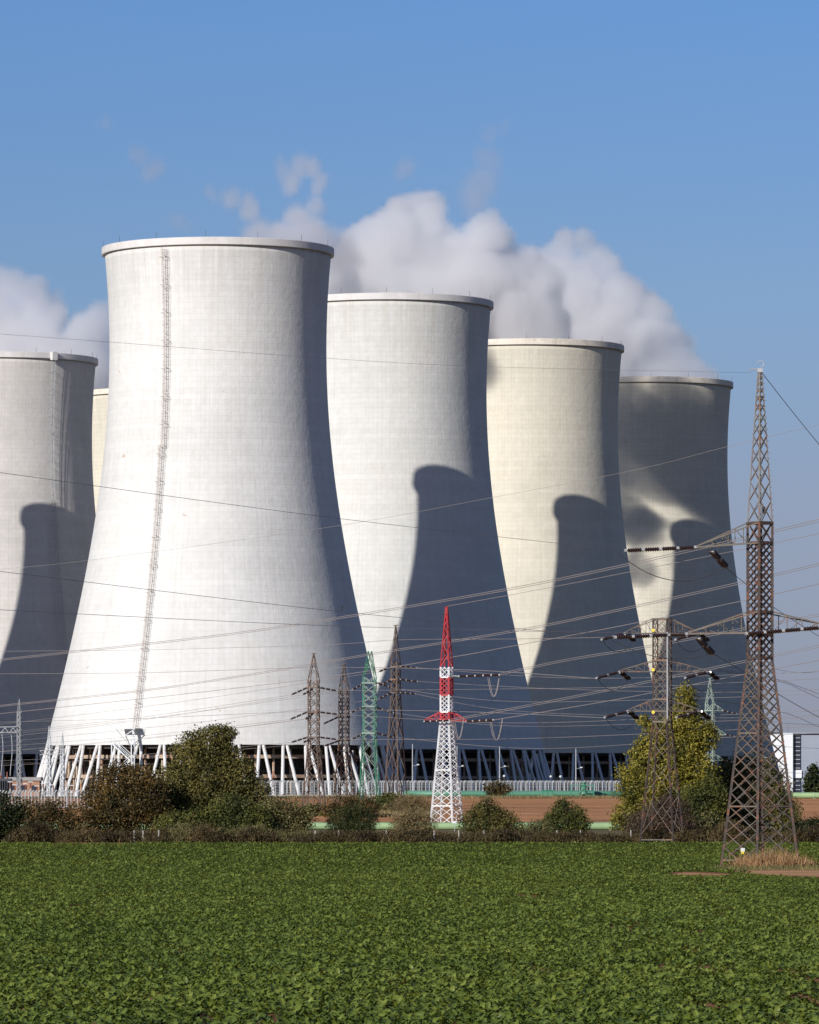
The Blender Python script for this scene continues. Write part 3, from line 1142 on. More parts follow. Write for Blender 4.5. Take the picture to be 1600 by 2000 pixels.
yaw2 = R(24)
legs(py2, yaw2, [(-0.3, 2.48), (z2(1410), 1.02), (z2(1208), 1.02)], 0.15, M['rust_steel'])
mb = lattice_mesh(yaw2, [(0.8, 2.4, z2(1490), 1.5, 2, 'x'), (z2(1490), 1.5, z2(1410), 1.02, 2, 'x'), (z2(1410), 1.02, z2(1208), 1.02, 7, 'd')], 0.045)
for py in (1209, 1290, 1312, 1366, 1389, 1237, 1410):
    ring(mb, yaw2, 1.04, z2(py), 0.16)
ring(mb, yaw2, 2.35, z2(1640), 0.1)
mb.build('bracing', M['rust_brace'], py2)
fr = corners(yaw2, 1.1, z2(1400))[0]
mb = MB()
mb.bar(corners(yaw2, 1.11, z2(1405))[0], corners(yaw2, 1.11, z2(1235))[0], 0.13)
mb.build('cable_duct', M['galvanised'], py2)
for (lx, rx, yb, yt) in ((1220, 1364, 1237, 1208), (1210, 1383, 1312, 1290), (1226, 1366, 1389, 1366)):
    for tx, sgn in ((lx, -1), (rx, 1)):
        cross_arm(py2, yaw2, 1.02, z2(yt), z2(yb), local(tx, yb, d2, py2), M['rust_brace'], 0.09, 3)
        insulator(py2, local(tx - 2, yb + 1, d2 - 0.3, py2), local(tx - 44, yb + 12, d2 - 2.5, py2), 0.16, 2, 7)
        insulator(py2, local(tx + 1, yb + 1, d2 + 0.3, py2), local(tx + 16, yb + 14, d2 + 3.5, py2), 0.16, 2, 6)
        insulator(py2, local(tx + 5, yb + 1, d2 + 0.3, py2), local(tx + 21, yb + 14, d2 + 3.5, py2), 0.16, 2, 6)
        sag_loop(py2, local(tx - 44, yb + 12, d2 - 2.5, py2), local(tx + 18, yb + 14, d2 + 3.5, py2), 1.2, 0.03, M['dark_cable'])
for yy in (1231, 1308, 1391):
    mb = MB()
    c = local(1276, yy, d2 - 0.9, py2)
    mb.rod(c, c + Vector((0, 0.05, 0)), 0.17, 0.17, 10)
    mb.build('number_plate', M['yellow_plate'], py2)
hoop = MB()
hoop.tube([(0.1 + 0.3 * math.sin(t), 0, z2(1208) + 0.35 - 0.3 * math.cos(t)) for t in [i * 0.5 for i in range(11)]], 0.03, 5)
hoop.build('peak_fitting', M['fitting'], py2)

# -- red and white pylon
d3 = 640.0
base3 = P(872.5, 0, d3)
base3.z = zg(d3)
py3 = empty('power_pylon', base3, 'red and white banded lattice pylon standing on the ploughed field', 'pylon', 'lattice pylons')


def z3(py):
    return EYE + (HOR - py) * d3 / F - base3.z


yaw3 = R(19)
rt3, rb3 = 0.80, 2.10
legs(py3, yaw3, [(-0.2, rb3 + 0.02), (z3(1405), rt3)], 0.18, M['white_paint'], 'leg')
mb = lattice_mesh(yaw3, [(0.1, rb3, z3(1504), 1.42, 4, 'd'), (z3(1504), 1.42, z3(1405), rt3, 5, 'd')], 0.052)
for py in (1574, 1504, 1611):
    ring(mb, yaw3, rt3 + (rb3 - rt3) * (py - 1405) / (1612 - 1405), z3(py), 0.14)
mb.build('lower_bracing', M['white_paint'], py3)
for (ya, yb, mat, lab) in ((1405, 1390, 'red_paint', 'red band at the arms'), (1390, 1357, 'white_paint', 'lower white band'), (1357, 1322, 'red_paint', 'wide red band'), (1322, 1303, 'white_paint', 'upper white band')):
    mb = lattice_mesh(yaw3, [(z3(ya), rt3, z3(yb), rt3, max(1, round((ya - yb) / 17)), 'd')], 0.07)
    for k in range(4):
        mb.bar(corners(yaw3, rt3, z3(ya))[k], corners(yaw3, rt3, z3(yb))[k], 0.2)
    ring(mb, yaw3, rt3, z3(ya) - 0.05, 0.16)
    o = mb.build('lattice_section', M[mat], py3)
    o['label'] = lab
mb = lattice_mesh(yaw3, [(z3(1303), rt3, z3(1188), 0.10, 8, 'z')], 0.085)
for k in range(4):
    mb.bar(corners(yaw3, rt3, z3(1303))[k], corners(yaw3, 0.10, z3(1185))[k], 0.13)
mb.build('spire', M['red_paint'], py3)
for tx in (829, 911):
    cross_arm(py3, yaw3, rt3, z3(1390), z3(1407), local(tx, 1408, d3, py3), M['red_paint'], 0.14, 2)
insulator(py3, local(897, 1321, d3 - 0.6, py3), local(976, 1318, d3 - 4, py3), 0.17, 5, 5)
insulator(py3, local(911, 1409, d3 - 0.2, py3), local(964, 1406, d3 - 4, py3), 0.17, 4, 5)
insulator(py3, local(829, 1409, d3 - 0.4, py3), local(878, 1407, d3 - 2, py3), 0.15, 4, 5)
lk = MB()
lk.rod(local(885, 1320, d3 - 0.6, py3), local(900, 1321, d3 - 0.6, py3), 0.07, 0.07, 5)
lk.build('fitting', M['fitting'], py3)
for (a, b_, dr) in (((953, 1324), (975, 1320), 2.4), ((886, 1408), (905, 1404), 2.3), ((957, 1408), (981, 1404), 2.5)):
    sag_loop(py3, local(*a, d3 - 3, py3), local(*b_, d3 - 3, py3), dr * 1.0, 0.03, M['cable'])
    sag_loop(py3, local(a[0] + 3, a[1], d3 - 3, py3), local(b_[0] + 1, b_[1] - 1, d3 - 3.2, py3), dr * 1.0, 0.03, M['cable'])


# -- the small pylons in front of the switch yard
def small_pylon(px, d, top, y_sp, y_body, hw_body, hw_base, mat, mat_brace, yaw, label, strings, leg_w=0.15, br_w=0.08, twin=False, body_panels=7, arm=0.5, leg2=None):
    base = P(px, 0, d)
    base.z = zg(d)
    root = empty('power_pylon', base, label, 'pylon', 'lattice pylons')

    def zz(py):
        return EYE + (HOR - py) * d / F - base.z
    s = d / F
    m_ = max(abs(math.sin(yaw + k * math.pi / 2)) for k in range(4))
    rb_, rt_ = hw_base * s / m_, hw_body * s / m_
    zb, zs, zt = zz(y_body), zz(y_sp), zz(top)
    legs(root, yaw, [(-0.2, rb_), (zb, rt_), (zs, rt_)], leg_w, mat if leg2 is None else leg2)
    mb = lattice_mesh(yaw, [(0.3, rb_, zb, rt_, 4, 'x'), (zb, rt_, zs, rt_, body_panels, 'x')], br_w)
    for (yy, *_r) in strings:
        ring(mb, yaw, rt_ + 0.12, zz(yy), 0.2)
    mb.build('bracing', mat_brace, root)
    if twin:
        for sx in (-0.25, 0.25):
            mb = MB()
            for k in range(4):
                c = corners(yaw, rt_, zs)[k]
                mb.bar(c, (sx + 0.1 * (k % 2), 0, zt), br_w)
                mb.bar(c.lerp(Vector((sx, 0, zt)), 0.5), corners(yaw, rt_, zs)[(k + 1) % 4].lerp(Vector((sx, 0, zt)), 0.25), br_w * 0.7)
            mb.build('spire', mat, root)
    else:
        mb = lattice_mesh(yaw, [(zs, rt_, zt, 0.06, 4, 'z')], br_w * 0.8)
        for k in range(4):
            mb.bar(corners(yaw, rt_, zs)[k], corners(yaw, 0.06, zt)[k], br_w)
        mb.rod((-0.3, 0, zt), (0.35, 0, zt + 0.1), 0.06, 0.06, 5)
        mb.build('spire', mat, root)
    for (yy, sides) in strings:
        for (x0, y0, x1, y1) in sides:
            insulator(root, Vector((x0 * s, -0.3, zz(yy + y0))), Vector((x1 * s, -1.0 if x1 < 0 else 0.5, zz(yy + y1))), 0.17, 3, 4)
    return root


LS = [(-12, 0, -43, 14), (-2, 3, -21, 14), (12, 0, 44, 6)]
small_pylon(613, 740, 1277, 1327, 1455, 11, 24, M['brown_steel'], M['brown_steel'], R(30), 'brown pylon left of its three neighbours, against the sunlit front tower shell',
            [(1343, LS), (1391, [(-13, 0, -45, 14), (-2, 3, -16, 14), (12, 0, 46, 4)]), (1440, [(-12, 0, -43, 10), (-2, 2, -20, 10), (12, 0, 44, 4)])])
small_pylon(672, 745, 1297, 1345, 1450, 10, 23, M['brown_steel'], M['brown_steel'], R(20), 'slim brown pylon between the left brown pylon and the green one',
            [(1400, [(-10, 0, -40, 14)]), (1445, [(-10, 2, -38, 12)])])
small_pylon(722, 780, 1272, 1322, 1440, 13, 21, M['green_steel'], M['grey_green_steel'], R(35), 'green painted lattice pylon with a forked tip',
            [(1334, [(-10, 0, -33, 13), (16, 0, 46, 10)]), (1380, [(-10, 0, -36, 12), (14, 2, 46, 12)]), (1432, [(-10, 0, -34, 12), (14, 0, 46, 8)])], twin=True, leg2=M['green_steel'])
small_pylon(773, 730, 1222, 1292, 1355, 9, 24, M['brown_steel'], M['brown_steel'], R(12), 'taller brown pylon right of the green one with widely spread legs',
            [(1302, [(-9, 0, -32, 10), (9, 0, 40, 2)]), (1327, [(-9, 2, -33, 12), (9, 0, 42, 4)]), (1353, [(-9, 0, -32, 12), (9, 0, 38, 2)])], body_panels=4)
p8 = small_pylon(1387, 880, 1325, 1375, 1500, 9.5, 20, M['grey_green_steel'], M['grey_green_steel'], R(25), 'pale grey green pylon rising behind the yellow poplar',
                 [(1388, [(25, 0, 52, 6)]), (1435, [(30, 0, 56, 5)]), (1485, [(25, 0, 50, 5)])], leg_w=0.16, br_w=0.11, body_panels=8)
for (yb, yt, tx) in ((1388, 1374, 1412), (1435, 1420, 1418), (1485, 1471, 1413)):
    zz_ = lambda py: EYE + (HOR - py) * 880 / F - p8.location.z
    cross_arm(p8, R(25), 0.85, zz_(yt), zz_(yb), local(tx, yb, 880, p8), M['grey_green_steel'], 0.14, 1)


# -- switch yard at the left
def lattice_mast(px, d, top, base_y, hw, label, group, mat, peak=25):
    b_ = P(px, 0, d)
    b_.z = zg(d)
    root = empty('lattice_mast', b_, label, 'mast', group)
    s = d / F
    zt = EYE + (HOR - top) * d / F - b_.z
    zs = EYE + (HOR - top - peak) * d / F - b_.z
    r = hw * s * 1.3
    legs(root, R(20), [(-0.1, r), (zs, r * 0.85)], 0.13, mat)
    mb = lattice_mesh(R(20), [(0.1, r, zs, r * 0.85, max(5, int(zs / 1.1)), 'x')], 0.07)
    mb.build('bracing', mat, root)
    mb = MB()
    for k in range(4):
        mb.bar(corners(R(20), r * 0.85, zs)[k], Vector((0, 0, zt)), 0.08)
    mb.build('peak', mat, root)
    return root


mast = lattice_mast(38, 960, 1365, 1555, 4, 'tall grey lattice mast in the switch yard at the left edge', 'switch yard masts', M['galvanised'])
gan = MB()
for dz in (0, 1.0):
    for dy in (-0.5, 0.5):
        a, b_ = P(-70, 1432, 960), P(34, 1430, 960)
        gan.bar(a + Vector((0, dy, dz)), b_ + Vector((0, dy, dz)), 0.13)
for i in range(13):
    x0, x1 = -70 + i * 8, -70 + (i + 1) * 8
    for dy in (-0.5, 0.5):
        gan.bar(P(x0, 1432, 960) + Vector((0, dy, 0 if i % 2 else 1.0)), P(x1, 1432, 960) + Vector((0, dy, 1.0 if i % 2 else 0)), 0.08)
g = gan.build('beam', M['galvanised'], mast)
g.location = -mast.location
dr = MB()
for x in (4, 22):
    dr.tube([P(x + 2 * math.sin(i * 0.5), 1434 + i * 9, 960 - 0.2 * i) for i in range(10)], 0.07, 5)
g = dr.build('dropper_cable', M['galvanised'], mast)
g.location = -mast.location
m2 = lattice_mast(96, 1000, 1418, 1552, 3.5, 'short pale lattice mast left of its twin in front of the white tower columns', 'switch yard masts', M['white_paint'], 35)
m3 = lattice_mast(122, 1000, 1428, 1552, 3.5, 'short pale lattice mast right of its twin in front of the white tower columns', 'switch yard masts', M['white_paint'], 35)
gan = MB()
for dz in (0, 0.8):
    gan.bar(P(78, 1474, 1000) + Vector((0, -0.4, dz)), P(130, 1472, 1000) + Vector((0, -0.4, dz)), 0.14)
for i in range(7):
    gan.bar(P(78 + i * 7.4, 1474, 1000) + Vector((0, -0.4, 0 if i % 2 else 0.8)), P(78 + (i + 1) * 7.4, 1473, 1000) + Vector((0, -0.4, 0.8 if i % 2 else 0)), 0.09)
g = gan.build('beam', M['galvanised'], m2)
g.location = -m2.location


# ------------------------------------------------------------------ overhead lines
def wire(label, pts, r=0.034, mat='cable', sub=10):
    pts = [P(*p) for p in pts]
    out = []
    n = len(pts)
    for i in range(n - 1):
        p0, p1_, p2_, p3_ = pts[max(i - 1, 0)], pts[i], pts[i + 1], pts[min(i + 2, n - 1)]
        for k in range(sub):
            t = k / sub
            out.append(0.5 * ((2 * p1_) + (p2_ - p0) * t + (2 * p0 - 5 * p1_ + 4 * p2_ - p3_) * t * t + (3 * p1_ - p0 - 3 * p2_ + p3_) * t ** 3))
    out.append(pts[-1])
    mb = MB()
    mb.tube(out, r, 5)
    o = mb.build('power_line', M[mat])
    return tag(o, label, 'power line', 'overhead power lines')


def bundle(label, pts, r=0.03, gap=0.22, mat='cable'):
    o = wire(label, pts, r, mat)
    m2_ = MB()
    me = o.data
    nv = len(me.vertices)
    co = np.empty(nv * 3)
    me.vertices.foreach_get('co', co)
    co = co.reshape(-1, 3)
    fs = [tuple(pl_.vertices) for pl_ in me.polygons]
    m2_.add([tuple(c) for c in co], fs)
    m2_.add([(c[0], c[1], c[2] + gap) for c in co], fs)
    nm = m2_.mesh('power_line')
    nm.materials.append(M[mat])
    o.data = nm
    return o


wire('highest thin wire, crossing the white towers near the top to the tallest pylon tip', [(-60, 648, 330), (215, 668, 350), (640, 700, 375), (950, 716, 395), (1468, 728, 420)], 0.010)
wire('conductor crossing the front tower midway down to the upper arm of the tallest rusty pylon', [(-60, 915, 330), (0, 923, 333), (640, 1010, 378), (1222, 1075.5, 418)], 0.017)
wire('conductor reaching the lower left arm of the tallest rusty pylon from the left edge', [(-60, 1108, 330), (0, 1116, 333), (640, 1192, 380), (1202, 1245, 418)], 0.017)
wire('conductor reaching the lower right arm of the tallest rusty pylon from the left edge', [(-60, 1187, 340), (0, 1191, 345), (640, 1222, 385), (1200, 1236, 412), (1458, 1238, 418)], 0.017)
bundle('topmost twin cable rising from the left edge across the towers to the right sky', [(-60, 1296, 880), (0, 1290, 870), (400, 1246, 780), (652, 1210, 720), (980, 1155, 640), (1225, 1105, 575), (1510, 1040, 500), (1660, 1005, 470)], 0.036, 0.22)
wire('thin earth wire rising rightwards from the tip of the red and white pylon', [(874, 1184, 640), (1040, 1154, 610), (1225, 1118, 575), (1440, 1075, 530), (1660, 1030, 490)], 0.026)
bundle('twin cable rising across the towers and passing above the red and white pylon tip section', [(-60, 1388, 880), (0, 1380, 870), (280, 1350, 810), (520, 1314, 760), (720, 1280, 710), (1000, 1235, 640), (1200, 1195, 590), (1439, 1142, 530), (1660, 1090, 480)], 0.034, 0.2)
wire('cable rising from the left edge behind the red spire to the right sky', [(-60, 1402, 880), (0, 1394, 870), (320, 1360, 800), (640, 1322, 730), (880, 1284, 675), (1000, 1262, 645), (1200, 1225, 595), (1444, 1175, 530), (1660, 1127, 480)], 0.036)
bundle('twin cable from the upper string of the red and white pylon to the right', [(978, 1318, 636), (1112, 1290, 606), (1259, 1266, 575), (1454, 1230, 535), (1660, 1192, 490)], 0.03, 0.2)
bundle('twin cable from the red arm tip of the banded pylon to the right', [(880, 1408, 637), (1000, 1386, 615), (1200, 1347, 575), (1454, 1294, 530), (1660, 1252, 490)], 0.03, 0.2)
wire('lowest cable from the red arm of the banded pylon to the right', [(966, 1406, 636), (1200, 1367, 590), (1454, 1317, 535), (1660, 1279, 495)], 0.034)
wire('nearly level cable across the front tower above the brown pylon tips', [(-60, 1274, 1000), (0, 1272, 990), (300, 1269, 930), (640, 1259, 860), (773, 1250, 790), (1000, 1248, 640), (1182, 1245, 520)], 0.03)
wire('level cable across the front tower joining the tip of the left brown pylon', [(-60, 1317, 1000), (0, 1316, 985), (280, 1314, 900), (613, 1304, 760), (900, 1308, 620), (1162, 1325, 519)], 0.032)
wire('level cable across the lower front tower below the ladder foot', [(-60, 1412, 1000), (100, 1408, 960), (280, 1403, 900), (640, 1388, 760), (900, 1390, 640), (1180, 1402, 519)], 0.03)
wire('faint thin line rising from the left edge over the far right tower', [(-60, 1120, 980), (0, 1112, 960), (176, 1094, 930), (640, 1030, 850), (960, 972, 790), (1240, 918, 740), (1418, 873, 700), (1660, 815, 650)], 0.022)
lefts = [('upper left string of the left brown pylon', (570, 1357, 738), (0, 1432, 955)),
         ('upper inner string of the left brown pylon', (592, 1357, 738), (-40, 1446, 955)),
         ('middle left string of the left brown pylon', (568, 1405, 738), (0, 1458, 960)),
         ('middle inner string of the left brown pylon', (597, 1405, 738), (-40, 1472, 965)),
         ('bottom left string of the left brown pylon', (570, 1450, 738), (0, 1486, 965)),
         ('upper left string of the green pylon', (689, 1347, 778), (-40, 1440, 985)),
         ('middle left string of the green pylon', (686, 1392, 778), (0, 1468, 990)),
         ('bottom left string of the green pylon', (688, 1444, 778), (-40, 1498, 990)),
         ('upper left string of the tall brown pylon', (741, 1312, 728), (-40, 1420, 960)),
         ('bottom left string of the tall brown pylon', (741, 1365, 728), (0, 1450, 970))]
for nm, a, b_ in lefts:
    mid = ((a[0] + b_[0]) / 2, (a[1] + b_[1]) / 2 + 5, (a[2] + b_[2]) / 2)
    wire('cable to the left from the ' + nm, [a, mid, b_], 0.024)
rights = [('upper right string of the left brown pylon', (657, 1349, 740), (1180, 1343, 600), (1440, 1333, 540)),
          ('middle right string of the left brown pylon', (659, 1395, 740), (1000, 1412, 640), (1440, 1395, 545)),
          ('bottom right string of the left brown pylon', (657, 1444, 740), (1000, 1443, 640), (1440, 1425, 545)),
          ('upper right string of the green pylon', (768, 1344, 782), (1000, 1370, 740), (1420, 1362, 640)),
          ('middle right string of the green pylon', (768, 1392, 782), (1000, 1418, 740), (1420, 1408, 640)),
          ('bottom right string of the green pylon', (768, 1440, 782), (1050, 1462, 740), (1420, 1440, 640)),
          ('upper right string of the tall brown pylon', (813, 1304, 731), (1100, 1324, 640), (1440, 1318, 545)),
          ('middle right string of the tall brown pylon', (815, 1331, 731), (1100, 1346, 640), (1440, 1352, 545)),
          ('bottom right string of the tall brown pylon', (811, 1355, 731), (1000, 1388, 690), (1420, 1402, 560))]
for nm, *pts in rights:
    wire('cable to the right from the ' + nm, pts + [(1700, pts[-1][1] - 12, pts[-1][2] - 60)], 0.022)
wire('thin cable between the slim brown pylon tip and the green pylon', [(672, 1298, 745), (695, 1288, 762), (720, 1273, 780)], 0.025)
wire('earth wire sloping steeply down to the right from the tallest pylon tip', [(1487, 726, 420), (1540, 794, 450), (1600, 868, 480), (1660, 938, 510)], 0.03, 'dark_cable')
wire('dark conductor sloping right from the double strings of the upper arm', [(1418, 1109, 422), (1456, 1140, 440), (1510, 1185, 470), (1600, 1243, 520), (1680, 1290, 560)], 0.026, 'dark_cable')
wire('dark conductor sloping right from the double strings under the lower arm', [(1392, 1276, 422), (1454, 1313, 445), (1524, 1358, 480), (1600, 1401, 520), (1680, 1440, 560)], 0.03, 'dark_cable')
for i, (nm, ya, yb, yc) in enumerate((('upper of two close dark lines in the right sky', 1328, 1341, 1356), ('lower of two close dark lines in the right sky', 1331, 1345, 1364), ('lowest dark line in the right sky above the white block', 1390, 1402, 1420))):
    wire(nm, [(1400, ya - 22, 640), (1522, ya, 700), (1560, yb, 720), (1600, yc, 745), (1680, yc + 36, 790)], 0.03, 'dark_cable')
wire('sagging cable low in the right sky, hanging in a shallow curve', [(1400, 1285, 600), (1515, 1307, 610), (1556, 1313, 612), (1600, 1311, 615), (1700, 1292, 620)], 0.026)
for nm, x, y in (('top', 1439, 1394), ('middle', 1443, 1440), ('bottom', 1437, 1490)):
    wire('thin cable leaving the %s arm of the grey green pylon to the right' % nm, [(x, y, 880), (1530, y + 18, 900), (1680, y + 24, 930)], 0.026, 'dark_cable')


# ------------------------------------------------------------------ trees, shrubs, undergrowth
def quads(name, centres, normals, ups, sx, sy, mat, parent=None, bend=0.0):
    """Leaf-sized faces: numpy arrays of centres, normals and in-plane directions."""
    n = len(centres)
    t = ups - normals * np.sum(ups * normals, axis=1, keepdims=True)
    t /= np.linalg.norm(t, axis=1, keepdims=True) + 1e-9
    b_ = np.cross(normals, t)
    sx = np.asarray(sx).reshape(-1, 1)
    sy = np.asarray(sy).reshape(-1, 1)
    v = np.empty((n, 4, 3))
    v[:, 0] = centres - t * sy
    v[:, 1] = centres + b_ * sx - t * sy * 0.1
    v[:, 2] = centres + t * sy
    v[:, 3] = centres - b_ * sx - t * sy * 0.1
    me = bpy.data.meshes.new(name)
    me.vertices.add(n * 4)
    me.vertices.foreach_set('co', v.reshape(-1))
    me.loops.add(n * 4)
    me.loops.foreach_set('vertex_index', np.arange(n * 4, dtype=np.int32))
    me.polygons.add(n)
    me.polygons.foreach_set('loop_start', np.arange(0, n * 4, 4, dtype=np.int32))
    me.polygons.foreach_set('loop_total', np.full(n, 4, dtype=np.int32))
    me.update(calc_edges=True)
    me.validate()
    return link_mesh(name, me, mat, parent)


def unit(a):
    return a / (np.linalg.norm(a, axis=1, keepdims=True) + 1e-9)


def leaf_cloud(blobs, per, size, clump=0.35, up=0.35, fill=0.55, droop=0.0):
    """blobs: (centre, rx, ry, rz). Leaves sit in small sprays spread through each blob, thicker outside, with gaps."""
    C, Nn, U, S = [], [], [], []
    for (c, rx, ry, rz) in blobs:
        n_spray = max(6, int(per * (rx * rz + rx * ry + ry * rz) / 3.0))
        d = unit(rng.normal(size=(n_spray, 3)))
        rad = fill + (1.08 - fill) * rng.random((n_spray, 1)) ** 0.6
        lump = 1.0 + 0.16 * np.sin(d[:, :1] * 7 + c[0]) * np.cos(d[:, 2:3] * 6 + c[1]) + 0.10 * rng.normal(size=(n_spray, 1))
        sp = d * rad * lump * np.array([rx, ry, rz])
        k = 9
        j = rng.normal(size=(n_spray, k, 3)) * clump * np.array([1, 1, 0.8])
        pos = (sp[:, None, :] + j).reshape(-1, 3)
        if droop:
            pos[:, 2] -= droop * rng.random(len(pos)) ** 2
        pos += np.array(c)
        nn = unit(np.repeat(d, k, axis=0) * 0.6 + rng.normal(size=(len(pos), 3)) * 0.75 + np.array([0, 0, up]))
        C.append(pos)
        Nn.append(nn)
        U.append(rng.normal(size=(len(pos), 3)) + np.array([0, 0, -droop]))
        S.append(size * (0.6 + 0.8 * rng.random(len(pos))))
        for q in range(max(5, n_spray // 14)):
            dq = rng.normal(size=3) + np.array([0, -0.15, 0.55])
            dq /= np.linalg.norm(dq)
            kk = 12
            t = np.linspace(0.9, 1.12 + 0.3 * rng.random(), kk)[:, None]
            ps = np.array(c) + dq * t * np.array([rx, ry, rz]) + rng.normal(size=(kk, 3)) * clump * 0.32
            C.append(ps)
            Nn.append(unit(rng.normal(size=(kk, 3)) + np.array([0, 0, up])))
            U.append(rng.normal(size=(kk, 3)) + dq)
            S.append(size * (0.5 + 0.6 * rng.random(kk)))
    return np.concatenate(C), np.concatenate(Nn), np.concatenate(U), np.concatenate(S)


def plant(name, label, cat, group, px, d, blobs_px, mat, per=40, size=0.15, clump=0.3, aspect=0.6, stems=3, depth=0.9, fill=0.5, droop=0.0, trunk_r=0.12, zmin=0.0):
    """blobs_px: (px, py, rx_px, rz_px[, dy]) of the photograph at depth d."""
    base = P(px, 0, d)
    base.z = zg(d)
    root = empty(name, base, label, cat, group)
    s = d / F
    bl = []
    for b_ in blobs_px:
        bx_, by_, rx, rz = b_[:4]
        dy = b_[4] if len(b_) > 4 else 0.0
        c = P(bx_, by_, d + dy) - base
        bl.append(((c.x, c.y, c.z), rx * s * 0.97, max(rx, rz) * s * depth * 0.8, rz * s * 0.97))
    C, Nn, U, S = leaf_cloud(bl, per, size, clump, fill=fill, droop=droop)
    gz = np.interp(C[:, 1] + base.y, [p_[0] for p_ in PROFILE], [p_[1] for p_ in PROFILE])
    keep = C[:, 2] > (EYE - gz - base.z) + zmin
    C, Nn, U, S = C[keep], Nn[keep], U[keep], S[keep]
    quads('foliage', C, Nn, U, S * aspect, S, mat, root)
    tr = MB()
    for i, (c, rx, ry, rz) in enumerate(bl[:max(stems, len(bl))]):
        c = Vector(c)
        st = Vector((random.uniform(-0.3, 0.3), random.uniform(-0.2, 0.2), -0.2))
        r0 = trunk_r * random.uniform(0.7, 1.1)
        mid = st.lerp(c, 0.55) + Vector((random.uniform(-0.2, 0.2), random.uniform(-0.2, 0.2), 0.15 * c.z))
        tr.tube([st, st.lerp(mid, 0.5), mid, c, c + Vector((random.uniform(-0.4, 0.4) * rx, 0, 0.6 * rz))], [r0, r0 * 0.85, r0 * 0.6, r0 * 0.35, r0 * 0.1], 6)
        for k in range(5):
            e = c + Vector((random.uniform(-0.85, 0.85) * rx, random.uniform(-0.8, 0.8) * ry, random.uniform(-0.2, 0.85) * rz))
            m_ = mid.lerp(c, random.random())
            tr.tube([m_, m_.lerp(e, 0.5) + Vector((0, 0, 0.1 * rz)), e], [r0 * 0.4, r0 * 0.25, r0 * 0.07], 5)
    tr.build('trunk' if trunk_r > 0.1 else 'stems', M['bark'], root)
    return root


G1 = 'shrubs and trees along the field edge'
plant('tree', 'tall dark green tree with a leaning crown in front of the white tower columns', 'tree', G1, 420, 541,
      [(405, 1455, 48, 34), (430, 1440, 20, 22), (372, 1480, 38, 34), (440, 1490, 38, 36), (470, 1520, 32, 36), (400, 1520, 58, 44), (350, 1530, 40, 40), (440, 1570, 60, 44), (370, 1580, 58, 46), (495, 1560, 34, 44), (335, 1575, 40, 40), (448, 1432, 12, 14)],
      M['leaf_oak'], 120, 0.125, 0.27, stems=6, trunk_r=0.2)
plant('tree', 'round brownish green bush tree left of the tall dark tree', 'tree', G1, 240, 535,
      [(225, 1530, 44, 36), (268, 1525, 36, 30), (195, 1560, 34, 32), (250, 1575, 60, 42), (295, 1555, 34, 36), (220, 1600, 50, 30), (300, 1590, 36, 34)],
      M['leaf_rust'], 120, 0.12, 0.25, stems=5, trunk_r=0.14)
plant('bush', 'dark green bush against the left edge beside the field', 'bush', G1, 10, 523,
      [(5, 1585, 46, 34), (-30, 1580, 40, 40), (30, 1610, 36, 30), (-10, 1618, 50, 26), (-60, 1600, 50, 46)],
      M['leaf_dark'], 85, 0.13, 0.26, stems=4, trunk_r=0.09)
plant('bush', 'low rust brown bush between the dark left bush and the round bush tree', 'bush', G1, 110, 533,
      [(80, 1590, 36, 26), (115, 1588, 34, 24), (150, 1598, 34, 24), (100, 1612, 50, 22), (165, 1615, 36, 18), (60, 1580, 20, 18)],
      M['leaf_rust'], 62, 0.12, 0.25, stems=5, trunk_r=0.07)
plant('bush', 'olive green bush at the right foot of the tall dark tree', 'bush', G1, 465, 530,
      [(470, 1600, 42, 34), (430, 1605, 40, 34), (500, 1605, 34, 30), (445, 1575, 30, 26), (385, 1610, 36, 30), (340, 1612, 36, 28)],
      M['leaf_green'], 100, 0.11, 0.25, stems=5, trunk_r=0.09)
plant('bush', 'loose pale olive bush right of the tree group, below the left brown pylon', 'bush', G1, 560, 533,
      [(555, 1588, 40, 32), (585, 1600, 28, 26), (535, 1600, 32, 30), (560, 1618, 46, 22), (600, 1590, 14, 14), (530, 1575, 20, 20)],
      M['leaf_olive'], 90, 0.11, 0.28, stems=6, trunk_r=0.07, fill=0.35)
plant('bush', 'dense dark juniper bush in front of the near green pipe', 'bush', G1, 686, 535,
      [(672, 1598, 30, 24), (704, 1596, 28, 24), (688, 1585, 22, 16), (655, 1608, 18, 16), (724, 1606, 14, 18), (688, 1612, 44, 14)],
      M['juniper'], 150, 0.10, 0.16, stems=4, trunk_r=0.07, aspect=0.35, fill=0.45)
plant('bush', 'straw coloured round bush left of the red and white pylon base', 'bush', G1, 805, 531,
      [(805, 1605, 34, 26), (785, 1615, 26, 22), (828, 1612, 26, 24), (805, 1622, 40, 16), (800, 1595, 22, 16)],
      M['leaf_straw'], 150, 0.10, 0.22, stems=6, trunk_r=0.05, aspect=0.35, fill=0.3)
plant('bush', 'green and brown pointed bush right of the red and white pylon base', 'bush', G1, 958, 533,
      [(955, 1578, 20, 18), (948, 1592, 32, 22), (980, 1600, 28, 20), (925, 1605, 28, 22), (960, 1615, 48, 20), (1000, 1615, 20, 18)],
      M['leaf_oak'], 130, 0.10, 0.22, stems=5, trunk_r=0.08)
plant('bush', 'low straw bush tuft between the pointed bush and the small green tree', 'bush', G1, 1048, 531,
      [(1050, 1615, 22, 14), (1035, 1622, 18, 12), (1068, 1620, 16, 12)],
      M['leaf_olive'], 140, 0.10, 0.2, stems=5, trunk_r=0.05, aspect=0.35, fill=0.3)
